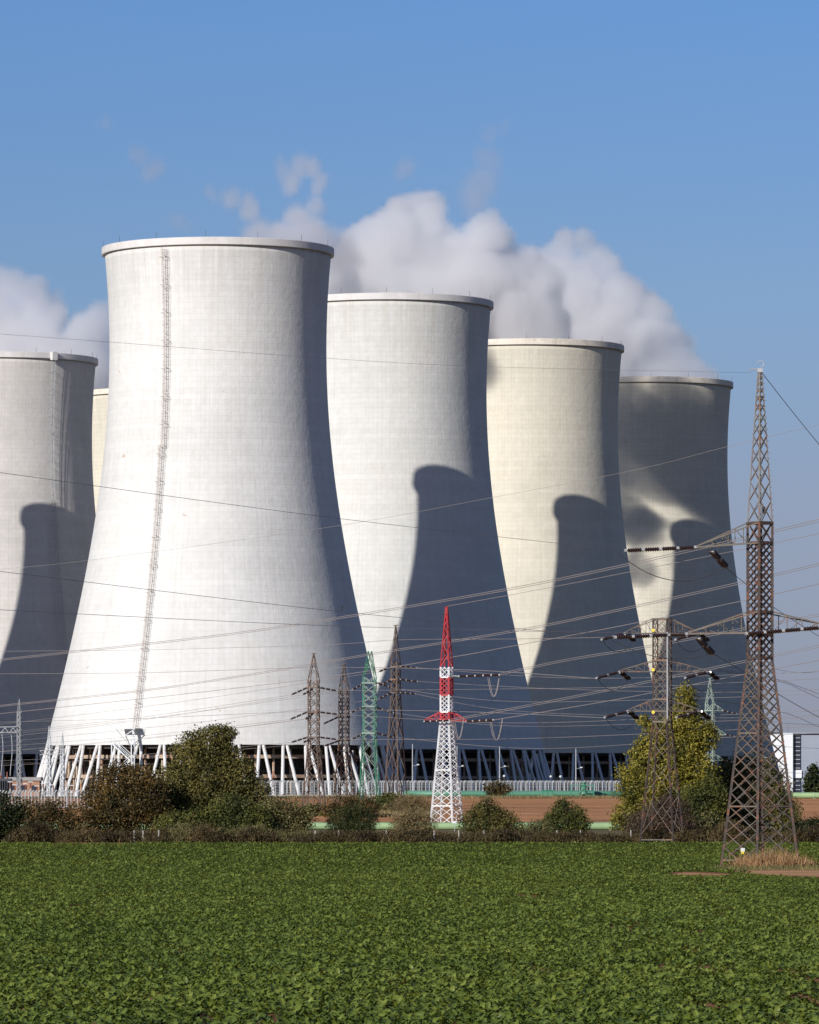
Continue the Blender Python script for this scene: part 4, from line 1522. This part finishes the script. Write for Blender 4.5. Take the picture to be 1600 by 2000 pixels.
plant('tree', 'small green leafy tree alone in front of the ploughed soil', 'tree', G1, 1108, 534,
      [(1102, 1585, 26, 20), (1125, 1592, 22, 18), (1080, 1600, 22, 14), (1110, 1608, 40, 18), (1135, 1610, 18, 16), (1095, 1572, 12, 12), (1070, 1612, 20, 12)],
      M['leaf_green'], 130, 0.10, 0.2, stems=4, trunk_r=0.11)
plant('tree', 'tall yellowing poplar with a narrow top behind the three armed pylon', 'tree', G1, 1325, 548,
      [(1337, 1362, 20, 24), (1338, 1395, 26, 28), (1350, 1425, 42, 26), (1300, 1425, 34, 24), (1275, 1462, 32, 28), (1330, 1460, 46, 34), (1375, 1440, 28, 30), (1250, 1500, 20, 20), (1300, 1505, 48, 34),
       (1355, 1505, 46, 40), (1265, 1475, 34, 26), (1320, 1550, 60, 44), (1375, 1555, 44, 44), (1262, 1545, 40, 34), (1340, 1600, 64, 44), (1285, 1590, 40, 40), (1260, 1412, 14, 12)],
      M['leaf_yellow'], 105, 0.13, 0.25, stems=7, trunk_r=0.22)
plant('bush', 'bright yellow green bush at the left foot of the poplar', 'bush', G1, 1230, 540,
      [(1228, 1512, 24, 20), (1238, 1540, 32, 24), (1225, 1592, 28, 22), (1250, 1570, 36, 28), (1212, 1605, 18, 16), (1250, 1605, 36, 26)],
      M['leaf_yellow'], 95, 0.12, 0.24, stems=5, trunk_r=0.09)
plant('bush', 'dark green bush inside the group between the poplar and the willow', 'bush', G1, 1370, 538,
      [(1375, 1580, 34, 34), (1390, 1545, 26, 28), (1365, 1615, 34, 30), (1350, 1560, 26, 26)],
      M['leaf_green'], 100, 0.12, 0.25, stems=4, trunk_r=0.09)
plant('tree', 'drooping olive willow seen through the tallest rusty pylon', 'tree', G1, 1440, 556,
      [(1432, 1510, 40, 30), (1480, 1510, 44, 34), (1405, 1545, 34, 34), (1455, 1560, 56, 44), (1510, 1555, 36, 40), (1425, 1600, 44, 36), (1490, 1605, 52, 36), (1540, 1590, 22, 30)],
      M['leaf_willow'], 150, 0.17, 0.28, stems=6, trunk_r=0.18, aspect=0.3, droop=0.9)
plant('bush', 'mauve brown twiggy bush around the feet of the three armed pylon', 'bush', G1, 1290, 527,
      [(1280, 1602, 44, 34), (1315, 1595, 36, 36), (1250, 1615, 34, 26), (1330, 1615, 34, 28), (1290, 1625, 60, 20), (1300, 1575, 24, 22)],
      M['leaf_mauve'], 170, 0.11, 0.3, stems=9, trunk_r=0.05, aspect=0.3, fill=0.3)
plant('bush', 'yellow green low bush at the right of the mauve brown bush', 'bush', G1, 1375, 528,
      [(1372, 1622, 28, 22), (1395, 1632, 24, 16), (1358, 1635, 20, 14), (1385, 1605, 20, 20)],
      M['leaf_olive'], 55, 0.13, 0.26, stems=4, trunk_r=0.06)
plant('bush', 'dark low bush at the right edge beside the tallest pylon', 'bush', G1, 1585, 540,
      [(1580, 1612, 30, 14), (1610, 1615, 34, 16), (1640, 1610, 40, 18), (1565, 1620, 16, 10)],
      M['leaf_dark'], 90, 0.12, 0.22, stems=4, trunk_r=0.07)
G2 = 'far shrubs by the plant fence'
plant('bush', 'round rust brown bush alone in front of the far green pipe', 'bush', G2, 972, 892,
      [(972, 1540, 22, 15), (960, 1543, 14, 12), (984, 1543, 13, 12)],
      M['leaf_rust'], 60, 0.14, 0.25, stems=4, trunk_r=0.08)
plant('bush', 'orange brown shrub behind the dark juniper', 'bush', G2, 690, 690,
      [(670, 1572, 26, 16), (700, 1568, 26, 18), (720, 1580, 22, 14), (650, 1585, 20, 12), (690, 1585, 40, 14)],
      M['leaf_rust'], 60, 0.13, 0.26, stems=5, trunk_r=0.06)
plant('bush', 'low green shrub between the legs of the green pylon', 'bush', G2, 745, 725,
      [(745, 1568, 24, 14), (765, 1562, 22, 13), (725, 1575, 22, 12)],
      M['leaf_green'], 60, 0.14, 0.26, stems=4, trunk_r=0.06)
plant('bush', 'dry pinkish brown weed clump left of the red and white pylon', 'bush', G2, 812, 715,
      [(800, 1565, 28, 14), (825, 1570, 18, 14), (780, 1578, 30, 12), (815, 1582, 30, 10)],
      M['leaf_straw'], 170, 0.11, 0.22, stems=5, trunk_r=0.05, aspect=0.25, fill=0.2)
plant('bush', 'dark olive shrub under the left brown pylon', 'bush', G2, 625, 700,
      [(618, 1585, 24, 16), (600, 1592, 24, 14), (640, 1595, 22, 14)],
      M['leaf_oak'], 55, 0.14, 0.26, stems=4, trunk_r=0.06)
plant('conifer', 'dark cone shaped conifer in front of the white block at right', 'tree', G2, 1588, 1130,
      [(1588, 1503, 6, 10), (1588, 1512, 11, 10), (1588, 1524, 15, 10), (1588, 1538, 18, 12), (1612, 1520, 14, 14), (1618, 1538, 20, 14)],
      M['leaf_dark'], 40, 0.3, 0.4, stems=2, trunk_r=0.2)


# undergrowth strips and reeds: blades and twigs nobody could count
def blades(name, xs, ys, hs, lean, w, mat, label, kind='stuff', parent=None):
    n = len(xs)
    zs = np.array([zg(y) for y in ys])
    base = np.stack([xs, ys, zs], axis=1)
    dirv = unit(np.stack([rng.normal(size=n) * lean, rng.normal(size=n) * lean, np.ones(n)], axis=1))
    c = base + dirv * hs[:, None] * 0.5
    nn = unit(np.stack([rng.normal(size=n), rng.normal(size=n) - 0.6, rng.normal(size=n) * 0.2], axis=1))
    o = quads(name, c, nn, dirv, np.full(n, w) * (0.6 + 0.8 * rng.random(n)), hs * 0.5, mat, parent)
    if kind:
        tag(o, label, 'undergrowth', None, kind)
    return o


def thicket(x0, x1, d0, d1_, hmax, n_blob, mat, label):
    bl = []
    for i in range(n_blob):
        px = x0 + (x1 - x0) * random.random()
        y = d0 + (d1_ - d0) * random.random()
        h = hmax * (0.35 + 0.85 * random.random() ** 1.6) * (0.72 + 0.34 * math.sin(px * 0.03) * math.sin(px * 0.011 + 1))
        w = random.uniform(0.6, 1.5)
        bl.append((((px - 800) * y / F, y, zg(y) + h * 0.35), w, w * 0.8, h * 0.62))
    C, Nn, U, S = leaf_cloud(bl, 260, 0.085, 0.22, fill=0.25)
    U = U * 0.6 + np.array([0, 0, 1.2])
    z0 = EYE - np.interp(C[:, 1], [p_[0] for p_ in PROFILE], [p_[1] for p_ in PROFILE])
    ok = C[:, 2] > z0
    o = quads('undergrowth', C[ok], Nn[ok], U[ok], S[ok] * 0.42, S[ok] * 1.5, mat)
    return tag(o, label, 'undergrowth', None, 'stuff')


thicket(-140, 600, 520.8, 530, 1.7, 190, M['undergrowth'], 'dark brown dry undergrowth below the bushes at the left field edge')
thicket(590, 1260, 520.8, 527, 1.25, 170, M['undergrowth'], 'low dark undergrowth along the middle of the field edge')
thicket(1240, 1760, 521.2, 530, 1.9, 170, M['undergrowth'], 'brown dry undergrowth under the trees at the right field edge')
thicket(330, 600, 521.5, 527, 1.9, 40, M['leaf_olive'], 'pale olive weeds in front of the tall dark tree')
n = 1600
pxs = -120 + rng.random(n) * 1800
ys = 520.3 + rng.random(n) * 4
blades('undergrowth', (pxs - 800) * ys / F, ys, 0.4 + 0.9 * rng.random(n) ** 2, 0.5, 0.02, M['leaf_straw'], 'thin dry stalks scattered along the field edge')
n = 4200
ang = rng.random(n) * 6.283
rad = np.sqrt(rng.random(n))
xs = base1.x + 0.85 + np.cos(ang) * rad * 2.95
ys = d1 - 2.5 + np.sin(ang) * rad * 2.4
hs = (0.8 + 1.4 * rng.random(n) ** 1.2) * (1.15 - 0.5 * rad) * (0.75 + 0.35 * np.sin(xs * 3.1) * np.sin(ys * 2.3 + xs))
xs += rng.normal(size=n) * 0.35
blades('dry_reeds', xs, ys, hs, 0.36, 0.022, M['dry_grass'], 'clump of straw coloured dry reeds at the foot of the tallest pylon')
n = 2600
xs = base1.x - 4.2 + rng.random(n) * 9.2
ys = d1 - 16 + rng.random(n) * 14
blades('grass', xs, ys, 0.12 + 0.5 * rng.random(n) ** 2, 0.6, 0.025, M['leaf_olive'], 'low weedy grass around the pylon feet')
n = 6000
pxs = 560 + rng.random(n) * 700
ys = 880 + rng.random(n) * 10
blades('grass', (pxs - 800) * ys / F, ys, 0.3 + 0.4 * rng.random(n), 0.5, 0.06, M['leaf_straw'], 'strip of dry grass between the ploughed soil and the far pipe')
n = 7000
pxs = 690 + rng.random(n) * 160
ys = 690 + rng.random(n) * 55
blades('grass', (pxs - 800) * ys / F, ys, 0.3 + 0.5 * rng.random(n), 0.5, 0.06, M['leaf_straw'], 'dry pale grass below the small pylons')


n = 9000
pxs = -100 + rng.random(n) * 1800
ys = 583 + rng.random(n) * 14 * (0.6 + 0.4 * np.sin(pxs * 0.05))
blades('grass', (pxs - 800) * ys / F, ys, 0.2 + 0.6 * rng.random(n) ** 2, 0.5, 0.05, M['leaf_olive'], 'ragged olive grass verge between the near pipe and the ploughed soil')

# bare earth round the big pylon, along the left field edge
def patch(name, pts, mat, lift=0.05):
    mb = MB()
    n_ = len(pts)
    cx = sum(p_[0] for p_ in pts) / n_
    cyy = sum(p_[1] for p_ in pts) / n_
    dense = []
    for i in range(n_):
        a, b_ = pts[i], pts[(i + 1) % n_]
        for k in range(4):
            t = k / 4
            dense.append((a[0] + (b_[0] - a[0]) * t + random.uniform(-0.12, 0.12), a[1] + (b_[1] - a[1]) * t + random.uniform(-0.25, 0.25)))
    mb.v.append((cx, cyy, zg(cyy) + lift + 0.05))
    for x, y in dense:
        mb.v.append((x, y, zg(y) + lift))
    m_ = len(dense)
    for i in range(m_):
        mb.f.append((0, 1 + i, 1 + (i + 1) % m_))
    o = mb.build(name, mat)
    o['kind'] = 'structure'
    return o


PATCHES = [[(base1.x - 4.4, 388), (base1.x - 1, 372), (base1.x + 3, 362), (base1.x + 10, 364), (base1.x + 11, 392), (base1.x + 5, 408), (base1.x + 4.5, 424), (base1.x - 3.2, 425), (base1.x - 3.6, 410), (base1.x - 4.2, 398)],
           [(base1.x - 9.2, 377), (base1.x - 6, 367), (base1.x - 4.9, 380), (base1.x - 7.5, 392)],
           [((100 - 800) * 517 / F, 516), ((185 - 800) * 517 / F, 515), ((260 - 800) * 517 / F, 517), ((250 - 800) * 519 / F, 521), ((110 - 800) * 519 / F, 521)]]
for pt in PATCHES:
    patch('soil_patch', pt, M['bare_soil'])


# ------------------------------------------------------------------ crop of the near field
def leaf_shape(mb, base, az, ln, w, rise, curl, lobes):
    """One lobed leaf, bent along its length, two faces wide."""
    ca, sa = math.cos(az), math.sin(az)
    segs = 4
    rows = []
    for i in range(segs + 1):
        t = i / segs
        r_ = ln * t
        z = base[2] + rise * math.sin(t * 1.6) * ln - curl * t * t * ln
        ww = w * (0.15 + math.sin(math.pi * min(1, 0.12 + t * 0.88)) * (1.0 if i % 2 else lobes))
        if i == segs:
            ww = w * 0.18
        x, y = base[0] + ca * r_, base[1] + sa * r_
        up = ww * 0.35
        rows.append(((x - sa * ww, y + ca * ww, z + up), (x, y, z), (x + sa * ww, y - ca * ww, z + up)))
    n0 = len(mb.v)
    for r_ in rows:
        mb.v += list(r_)
    for i in range(segs):
        a = n0 + i * 3
        mb.f += [(a, a + 1, a + 4, a + 3), (a + 1, a + 2, a + 5, a + 4)]


def rosette(seed):
    rs = random.Random(seed)
    mb = MB()
    k = rs.randint(7, 9)
    for i in range(k):
        az = 2 * math.pi * i / k * 1.9 + rs.uniform(-0.4, 0.4)
        ln = rs.uniform(0.13, 0.29)
        leaf_shape(mb, (rs.uniform(-0.04, 0.04), rs.uniform(-0.04, 0.04), rs.uniform(0.02, 0.09)), az, ln, ln * rs.uniform(0.24, 0.38), rs.uniform(0.15, 0.9), rs.uniform(0.0, 0.6), rs.uniform(0.4, 0.9))
    me = mb.mesh('crop_plant')
    me.materials.append(M['crop'])
    return bpy.data.objects.new('crop_plant', me)


GAPS = []
_rg = random.Random(5)
for _k in range(46):
    _y = 96 + 190 * _rg.random() ** 1.5
    GAPS.append(((_rg.random() * 2 - 1) * 0.085 * _y, _y, _rg.uniform(0.15, 0.5) * (_y / 120), _rg.uniform(2.2, 5.0) * (_y / 120)))


def crop_field(bands, label):
    X, Y, S_, V = [], [], [], []
    for (a, b_, dens, s0, s1) in bands:
        w = 0.0782 * b_ + 24
        n_ = int((b_ - a) * 2 * w * dens)
        x = (rng.random(n_) * 2 - 1) * w
        y = a + (b_ - a) * rng.random(n_)
        ok = np.abs(x) < 0.0782 * y + 22
        ok &= (np.abs(x) < 0.0782 * y + 3) | (rng.random(n_) < 0.6)
        # gaps in the stand
        g = np.sin(x * 1.3 + 2.1 * np.sin(y * 0.23)) * np.sin(y * 0.41 + 1.7 * np.sin(x * 0.6)) + 0.45 * rng.normal(size=n_) + 0.35 * np.sin(x * 5.1 + 3 * np.sin(y * 0.9)) * np.sin(y * 2.3)
        ok &= g < 0.92
        bx0 = base1.x
        near = ((x - bx0 - 3.0) / 7.5) ** 2 + ((y - 388) / 40.0) ** 2 < 1 + 0.2 * rng.normal(size=n_)
        near |= ((x - bx0 + 7) / 2.6) ** 2 + ((y - 380) / 16.0) ** 2 < 1 + 0.2 * rng.normal(size=n_)
        ok &= ~near
        ok &= ~((y > 514.5) & (x > (92 - 800) * 517 / F) & (x < (265 - 800) * 517 / F))
        for gx, gy, gw, gl in GAPS:             # thin and bare places in the stand
            inside = ((x - gx) / gw) ** 2 + ((y - gy) / gl) ** 2 < 1 + 0.3 * rng.normal(size=n_)
            ok &= ~(inside & (rng.random(n_) < 0.86))
        tram = np.abs(y - 322 - 0.55 * x - 4 * np.sin(x * 0.11)) < 4.5 + 2 * np.sin(x * 0.7)
        ok &= ~(tram & (rng.random(n_) < 0.72))
        X.append(x[ok])
        Y.append(y[ok])
        S_.append((s0 + (s1 - s0) * rng.random(n_) ** 1.4)[ok])
    X, Y, S_ = map(np.concatenate, (X, Y, S_))
    Z = EYE - np.interp(Y, [p_[0] for p_ in PROFILE], [p_[1] for p_ in PROFILE]) + 0.03
    n_ = len(X)
    me = bpy.data.meshes.new('crop')
    me.vertices.add(n_)
    me.vertices.foreach_set('co', np.stack([X, Y, Z], axis=1).reshape(-1))
    at = me.attributes.new('size', 'FLOAT', 'POINT')
    at.data.foreach_set('value', S_.astype(np.float32))
    at = me.attributes.new('turn', 'FLOAT_VECTOR', 'POINT')
    rot = np.stack([rng.normal(size=n_) * 0.15, rng.normal(size=n_) * 0.15, rng.random(n_) * 6.283], axis=1)
    at.data.foreach_set('vector', rot.astype(np.float32).reshape(-1))
    at = me.attributes.new('variety', 'INT', 'POINT')
    at.data.foreach_set('value', rng.integers(0, 5, n_).astype(np.int32))
    me.materials.append(M['crop'])
    o = bpy.data.objects.new('crop', me)
    COL.objects.link(o)
    ng = bpy.data.node_groups.new('crop', 'GeometryNodeTree')
    ng.interface.new_socket('Geometry', in_out='INPUT', socket_type='NodeSocketGeometry')
    ng.interface.new_socket('Geometry', in_out='OUTPUT', socket_type='NodeSocketGeometry')
    N, L = ng.nodes, ng.links
    gi, go = N.new('NodeGroupInput'), N.new('NodeGroupOutput')
    jn = N.new('GeometryNodeJoinGeometry')

    def attr(nm, ty):
        a = N.new('GeometryNodeInputNamedAttribute')
        a.data_type = ty
        a.inputs['Name'].default_value = nm
        return [s_ for s_ in a.outputs if s_.enabled][0] if any(s_.enabled for s_ in a.outputs) else a.outputs[0]
    sz, tn, vr = attr('size', 'FLOAT'), attr('turn', 'FLOAT_VECTOR'), attr('variety', 'INT')
    e2r = N.new('FunctionNodeEulerToRotation')
    L.new(tn, e2r.inputs[0])
    for k in range(5):
        oi = N.new('GeometryNodeObjectInfo')
        oi.inputs['Object'].default_value = rosette(100 + k)
        oi.inputs['As Instance'].default_value = True
        cmp_ = N.new('FunctionNodeCompare')
        cmp_.data_type = 'INT'
        cmp_.operation = 'EQUAL'
        ins = [s_ for s_ in cmp_.inputs if s_.type == 'INT']
        L.new(vr, ins[0])
        ins[1].default_value = k
        ip = N.new('GeometryNodeInstanceOnPoints')
        L.new(gi.outputs[0], ip.inputs['Points'])
        L.new(cmp_.outputs[0], ip.inputs['Selection'])
        L.new(oi.outputs['Geometry'], ip.inputs['Instance'])
        L.new(e2r.outputs[0], ip.inputs['Rotation'])
        L.new(sz, ip.inputs['Scale'])
        L.new(ip.outputs[0], jn.inputs[0])
    L.new(jn.outputs[0], go.inputs[0])
    md = o.modifiers.new('plants', 'NODES')
    md.node_group = ng
    tag(o, label, 'crop', None, 'stuff')
    return o


crop_field([(88, 130, 60, 0.22, 0.72), (130, 180, 48, 0.22, 0.70), (180, 260, 34, 0.25, 0.72), (260, 380, 19, 0.3, 0.78), (380, 518.5, 12.0, 0.38, 0.9)], 'low green leafy crop covering the whole near field')


# ------------------------------------------------------------------ pipes, fences, posts, lamps, buildings
def pipeline(pts, r, mat, label, collars=None, supports=True):
    root = empty('pipeline', pts[0], label, 'pipeline', 'green pipelines')
    p0 = Vector(pts[0])
    mb = MB()
    mb.tube([Vector(p_) - p0 for p_ in pts], r, 16)
    mb.build('pipe', mat, root, smooth=True)
    a, b_ = Vector(pts[0]), Vector(pts[-1])
    ln = (b_ - a).length
    k = int(ln / 7)
    cl, sp = MB(), MB()
    for i in range(1, k):
        c = a.lerp(b_, i / k) - p0
        t = (b_ - a).normalized()
        cl.rod(c - t * 0.08, c + t * 0.08, r + 0.06, r + 0.06, 16)
        z = zg(c.y + p0.y) - p0.z
        sp.box((c.x, c.y, (z - r + c.z) / 2 - 0.15), (0.5, r * 2.2, max(0.2, c.z - r - z + 0.3)))
    cl.build('collar', mat, root)
    sp.build('support', M['concrete'], root)
    return root


def pl_pts(x0, x1, py, d):
    return [P(x, py, d) for x in np.linspace(x0, x1, 6)]


pipeline(pl_pts(-200, 1700, 1613.5, 578), 0.42, M['pipe_green'], 'long pale green pipe just behind the field edge bushes')
pipeline(pl_pts(790, 1240, 1550.5, 900), 0.5, M['pipe_teal'], 'long blue green pipe at the foot of the far fence')
pipeline(pl_pts(1505, 1760, 1553.5, 880), 0.5, M['pipe_green'], 'short pale green pipe right of the tallest pylon beyond the ploughed soil')

b_ = P(1070, 0, 893)
b_.z = zg(893)
vh = empty('valve_cabinet', b_, 'small dark green cabinet beside the far blue green pipe', 'cabinet')
mb = MB()
mb.box((0, 0, 0.62), (1.8, 1.2, 1.25))
mb.build('body', M['teal_box'], vh)
mb = MB()
mb.box((0, 0, 1.30), (2.0, 1.4, 0.1))
mb.build('lid', M['teal_box'], vh)
mb = MB()
mb.box((-0.4, -0.63, 0.6), (0.75, 0.05, 0.95))
mb.box((0.45, -0.63, 0.6), (0.75, 0.05, 0.95))
mb.build('door', M['pipe_teal'], vh)

b_ = P(1138, 0, 896)
b_.z = zg(896)
vs = empty('valve_station', b_, 'green valve assembly on a frame over the far pipe', 'valve')
mb = MB()
for x in (-2.0, 1.9):
    for y in (-0.6, 0.6):
        mb.bar((x, y, 0), (x, y, 2.1), 0.14)
    mb.bar((x, -0.6, 2.1), (x, 0.6, 2.1), 0.14)
for y in (-0.6, 0.6):
    mb.bar((-2.0, y, 2.1), (1.9, y, 2.1), 0.14)
    mb.bar((-2.0, y, 1.2), (1.9, y, 1.2), 0.08)
mb.build('frame', M['teal_box'], vs)
mb = MB()
mb.tube([(0.2, 0, 0.6), (0.2, 0, 1.3), (0.2, 0, 2.0)], [0.75, 0.5, 0.55], 14)
mb.rod((0.2, 0, 2.0), (0.2, 0, 2.5), 0.42, 0.42, 14)
mb.rod((0.2, 0, 2.5), (0.2, 0, 2.62), 0.62, 0.62, 14)
mb.build('valve_body', M['pipe_teal'], vs)
mb = MB()
mb.bar((-1.4, -0.5, 0.1), (0.1, -0.5, 1.5), 0.3)
mb.build('bypass_pipe', M['pipe_teal'], vs)


def fence_post(h):
    mb = MB()
    mb.bar((0, 0, -0.1), (0, 0, h), 0.13)
    mb.bar((0, 0, h), (0.32, -0.12, h + 0.42), 0.11)
    return mb.mesh('post')


def fence(label, x0, x1, d0, d1_, n_posts, h, lean=1):
    a, b_ = P(x0, 0, d0), P(x1, 0, d1_)
    a.z, b_.z = zg(d0), zg(d1_)
    root = empty('security_fence', a, label, 'fence', 'fences of the plant')
    me = fence_post(h)
    me.materials.append(M['galvanised'])
    for i in range(n_posts):
        c = a.lerp(b_, i / (n_posts - 1)) - a
        o = link_mesh('post', me, None, root)
        o.location = c
        if lean < 0:
            o.scale = (-1, 1, 1)
    w = MB()
    v = b_ - a
    for k in range(9):
        z = 0.2 + (h - 0.25) * k / 8
        w.rod(Vector((0, 0.08, z)), v + Vector((0, 0.08, z)), 0.022, 0.022, 4)
    for k in range(3):
        o_ = Vector((0.1 * (k + 1) * lean, -0.04 * (k + 1) + 0.05, h + 0.12 * (k + 1)))
        w.rod(o_, v + o_, 0.02, 0.02, 4)
    w.build('wire_strands', M['galvanised'], root)
    bs = MB()
    bs.box((v.x / 2, v.y / 2, 0.12), (v.length, 0.18, 0.32), math.atan2(v.y, v.x))
    bs.build('plinth', M['concrete'], root)
    return root


fence('long pale fence with bent post tops in front of the tower columns', 486, 1214, 930, 932, 98, 2.35)
fence('outer row of pale fence running close behind the long fence', 486, 1214, 939, 941, 60, 2.5)
fence('pale fence with bent post tops at the left behind the bushes', -60, 330, 770, 775, 62, 2.3)
fence('fence in the tower shade at the right of the yellow poplar', 1216, 1740, 1335, 1345, 70, 3.0)

# small concrete posts along the field edge
cp = MB()
cp.box((0, 0, 0.55), (0.12, 0.12, 1.3))
cp.box((0, 0, 1.23), (0.09, 0.09, 0.06))
CP = cp.mesh('boundary_post')
CP.materials.append(M['concrete'])
for x in (72, 262, 280, 310, 615, 662, 755, 848, 897, 945, 990, 1089, 1135, 1233):
    o = bpy.data.objects.new('boundary_post', CP)
    COL.objects.link(o)
    dd = 522.3 if x > 320 else 521.8
    o.location = P(x, 0, dd)
    o.location.z = zg(dd)
    o.rotation_euler = (random.uniform(-.05, .05), random.uniform(-.06, .06), random.uniform(0, 1))
    tag(o, 'short weathered concrete post in the undergrowth along the field edge', 'post', 'boundary posts along the field edge')

b_ = P(888, 0, 572)
b_.z = zg(572)
sg = empty('marker_sign', b_, 'small white marker board on a thin pole by the near pipe', 'sign')
mb = MB()
mb.rod((0, 0, 0), (0, 0, 0.95), 0.04, 0.04, 6)
mb.build('pole', M['galvanised'], sg)
mb = MB()
mb.box((0, -0.05, 0.98), (0.55, 0.04, 0.24))
mb.build('board', M['white_paint'], sg)


def lamp_post(px, top, d, label, arm=1.0):
    b2 = P(px, 0, d)
    b2.z = zg(d)
    r_ = empty('lamp_post', b2, label, 'lamp post', 'lamp posts along the fence')
    h = EYE + (HOR - top) * d / F - b2.z
    m_ = MB()
    m_.rod((0, 0, 0), (0, 0, h), 0.14, 0.09, 8)
    m_.build('pole', M['galvanised'], r_)
    m_ = MB()
    m_.rod((0, 0, h * 0.58), (arm, 0, h * 0.6), 0.05, 0.04, 6)
    m_.build('arm', M['galvanised'], r_)
    m_ = MB()
    m_.lathe([(0.03, 0.22), (0.2, 0.16), (0.3, 0.0), (0.05, -0.06)], 10)
    m_.v = [(v[0] + arm, v[1], v[2] + h * 0.6) for v in m_.v]
    m_.build('lamp_head', M['white_paint'], r_)
    return r_


lamp_post(806, 1453, 945, 'tall thin pole with a side lamp left of the red and white pylon')
lamp_post(893, 1457, 945, 'tall thin pole with a side lamp just behind the red and white pylon')
lamp_post(976, 1458, 945, 'tall thin pole with a side lamp above the round rust bush')
lamp_post(1125, 1462, 946, 'tall thin pole with a side lamp above the green valve assembly')
lamp_post(131, 1527, 768, 'white pole with a side lamp in front of the left fence', 0.7)


def dome_lamp(px, py, d, label):
    b2 = P(px, 0, d)
    b2.z = zg(d)
    r_ = empty('dome_lamp_post', b2, label, 'camera post', 'dome lamps behind the fence')  # short post carrying a small dome lamp
    h = EYE + (HOR - py) * d / F - b2.z
    m_ = MB()
    m_.rod((0, 0, 0), (0, 0, h), 0.08, 0.07, 6)
    m_.build('pole', M['dark_gear'], r_)
    m_ = MB()
    m_.lathe([(0.02, 0.24), (0.17, 0.2), (0.24, 0.05), (0.2, -0.12), (0.05, -0.2)], 10)
    m_.v = [(v[0], v[1], v[2] + h) for v in m_.v]
    m_.build('head', M['white_paint'], r_)


dome_lamp(985, 1516, 948, 'short post with a white round head right of the round rust bush')
dome_lamp(1076, 1517, 948, 'short post with a white round head above the dark green cabinet')
dome_lamp(1095, 1517, 948, 'short post with a white round head left of the green valve assembly')

# white plant block at the right
b_ = P(1560, 0, 1730)
b_.z = 0
wb = empty('plant_building', b_, 'white and grey plant building with a dark window strip at the right edge', 'building')
s = 1730 / F
hgt = (1555 - 1437) * s


def bx_(x):
    return (x - 1560) * s


mb = MB()
mb.box(((bx_(1548) + bx_(1480)) / 2, 6, hgt / 2), (bx_(1548) - bx_(1480), 16, hgt))
mb.build('white_wing', M['cladding_white'], wb)
mb = MB()
mb.box(((bx_(1563) + bx_(1760)) / 2, 8, hgt / 2 - 0.05), (bx_(1760) - bx_(1563), 16, hgt))
mb.build('grey_wing', M['building_grey'], wb)  # right wing set in a darker grey than the white wing
mb = MB()
mb.box(((bx_(1563) + bx_(1548)) / 2, 7.5, hgt / 2 - 0.03), (bx_(1563) - bx_(1548) - 0.01, 16, hgt - 0.4))
mb.build('window_strip', M['dark_glass'], wb)
mb = MB()
for k in range(1, 14):
    z = hgt * k / 14
    mb.box(((bx_(1563) + bx_(1548)) / 2, -0.52, z), (bx_(1563) - bx_(1548) - 0.05, 0.06, 0.12))
mb.box(((bx_(1563) + bx_(1548)) / 2, -0.56, hgt * 0.33), (bx_(1563) - bx_(1548) + 1.0, 0.1, 2.6))
mb.build('spandrel', M['cladding_white'], wb)
mb = MB()
mb.box(((bx_(1760) + bx_(1480)) / 2, 7.5, hgt + 0.15), (bx_(1760) - bx_(1480) + 0.6, 17, 0.35))
mb.build('roof_edge', M['building_grey'], wb)
mb = MB()
mb.rod((bx_(1541), 4, hgt), (bx_(1541), 4, hgt + 2.8), 0.08, 0.05, 6)
mb.build('roof_aerial', M['dark_gear'], wb)

# low brick building and gear in the switch yard
b_ = P(47, 0, 1040)
b_.z = 0
br = empty('brick_building', b_, 'low brick building with a flat grey roof in the switch yard', 'building')
s = 1040 / F
mb = MB()
mb.box((0, 0, 1.6), (6.6, 6, 3.2))
mb.build('wall', M['brick_red'], br)
mb = MB()
mb.box((0, 0, 3.55), (7.2, 6.6, 0.7))
mb.build('roof', M['roof_grey'], br)
for x in (-2.2, 0.2, 2.3):
    mb = MB()
    mb.box((x, -3.03, 1.7), (1.1, 0.06, 1.2))
    mb.build('window', M['dark_glass'], br)
b_ = P(2, 0, 1020)
b_.z = 0
tf = empty('transformer', b_, 'dark grey transformer box at the left edge of the switch yard', 'transformer')
mb = MB()
mb.box((0, 0, 2.0), (4.2, 3.0, 3.2))
for k in range(9):
    mb.box((-1.8 + k * 0.45, -1.7, 1.9), (0.12, 0.4, 2.6))
mb.build('tank', M['dark_gear'], tf)
mb = MB()
for x in (-1.2, 0, 1.2):
    mb.rod((x, 0, 3.6), (x, 0, 4.9), 0.18, 0.1, 8)
mb.build('bushing', M['rust_gear'], tf)
gear_root = []
for i, (x, dd, hh) in enumerate(((20, 985, 3.0), (29, 990, 2.4), (50, 985, 2.6), (60, 992, 3.0), (72, 985, 2.2), (85, 990, 2.7), (104, 985, 2.4), (140, 986, 2.3))):
    b_ = P(x, 0, dd)
    b_.z = 0
    r_ = empty('switch_post', b_, 'pale post with a rust red ribbed insulator in the switch yard', 'switch gear', 'switch gear posts at the left')
    m_ = MB()
    m_.bar((0, 0, 0), (0, 0, hh * 0.55), 0.2)
    m_.build('post', M['galvanised'], r_)
    m_ = MB()
    z = hh * 0.55
    prof = []
    for k in range(6):
        prof += [(0.10, z + k * hh * 0.07), (0.2, z + k * hh * 0.07 + 0.05), (0.10, z + k * hh * 0.07 + 0.1)]
    m_.lathe(prof, 8)
    m_.build('insulator', M['rust_gear'], r_)
    m_ = MB()
    m_.box((0, 0, hh * 0.55 + 6 * hh * 0.07), (0.9, 0.3, 0.14))
    m_.build('contact', M['white_paint'], r_)
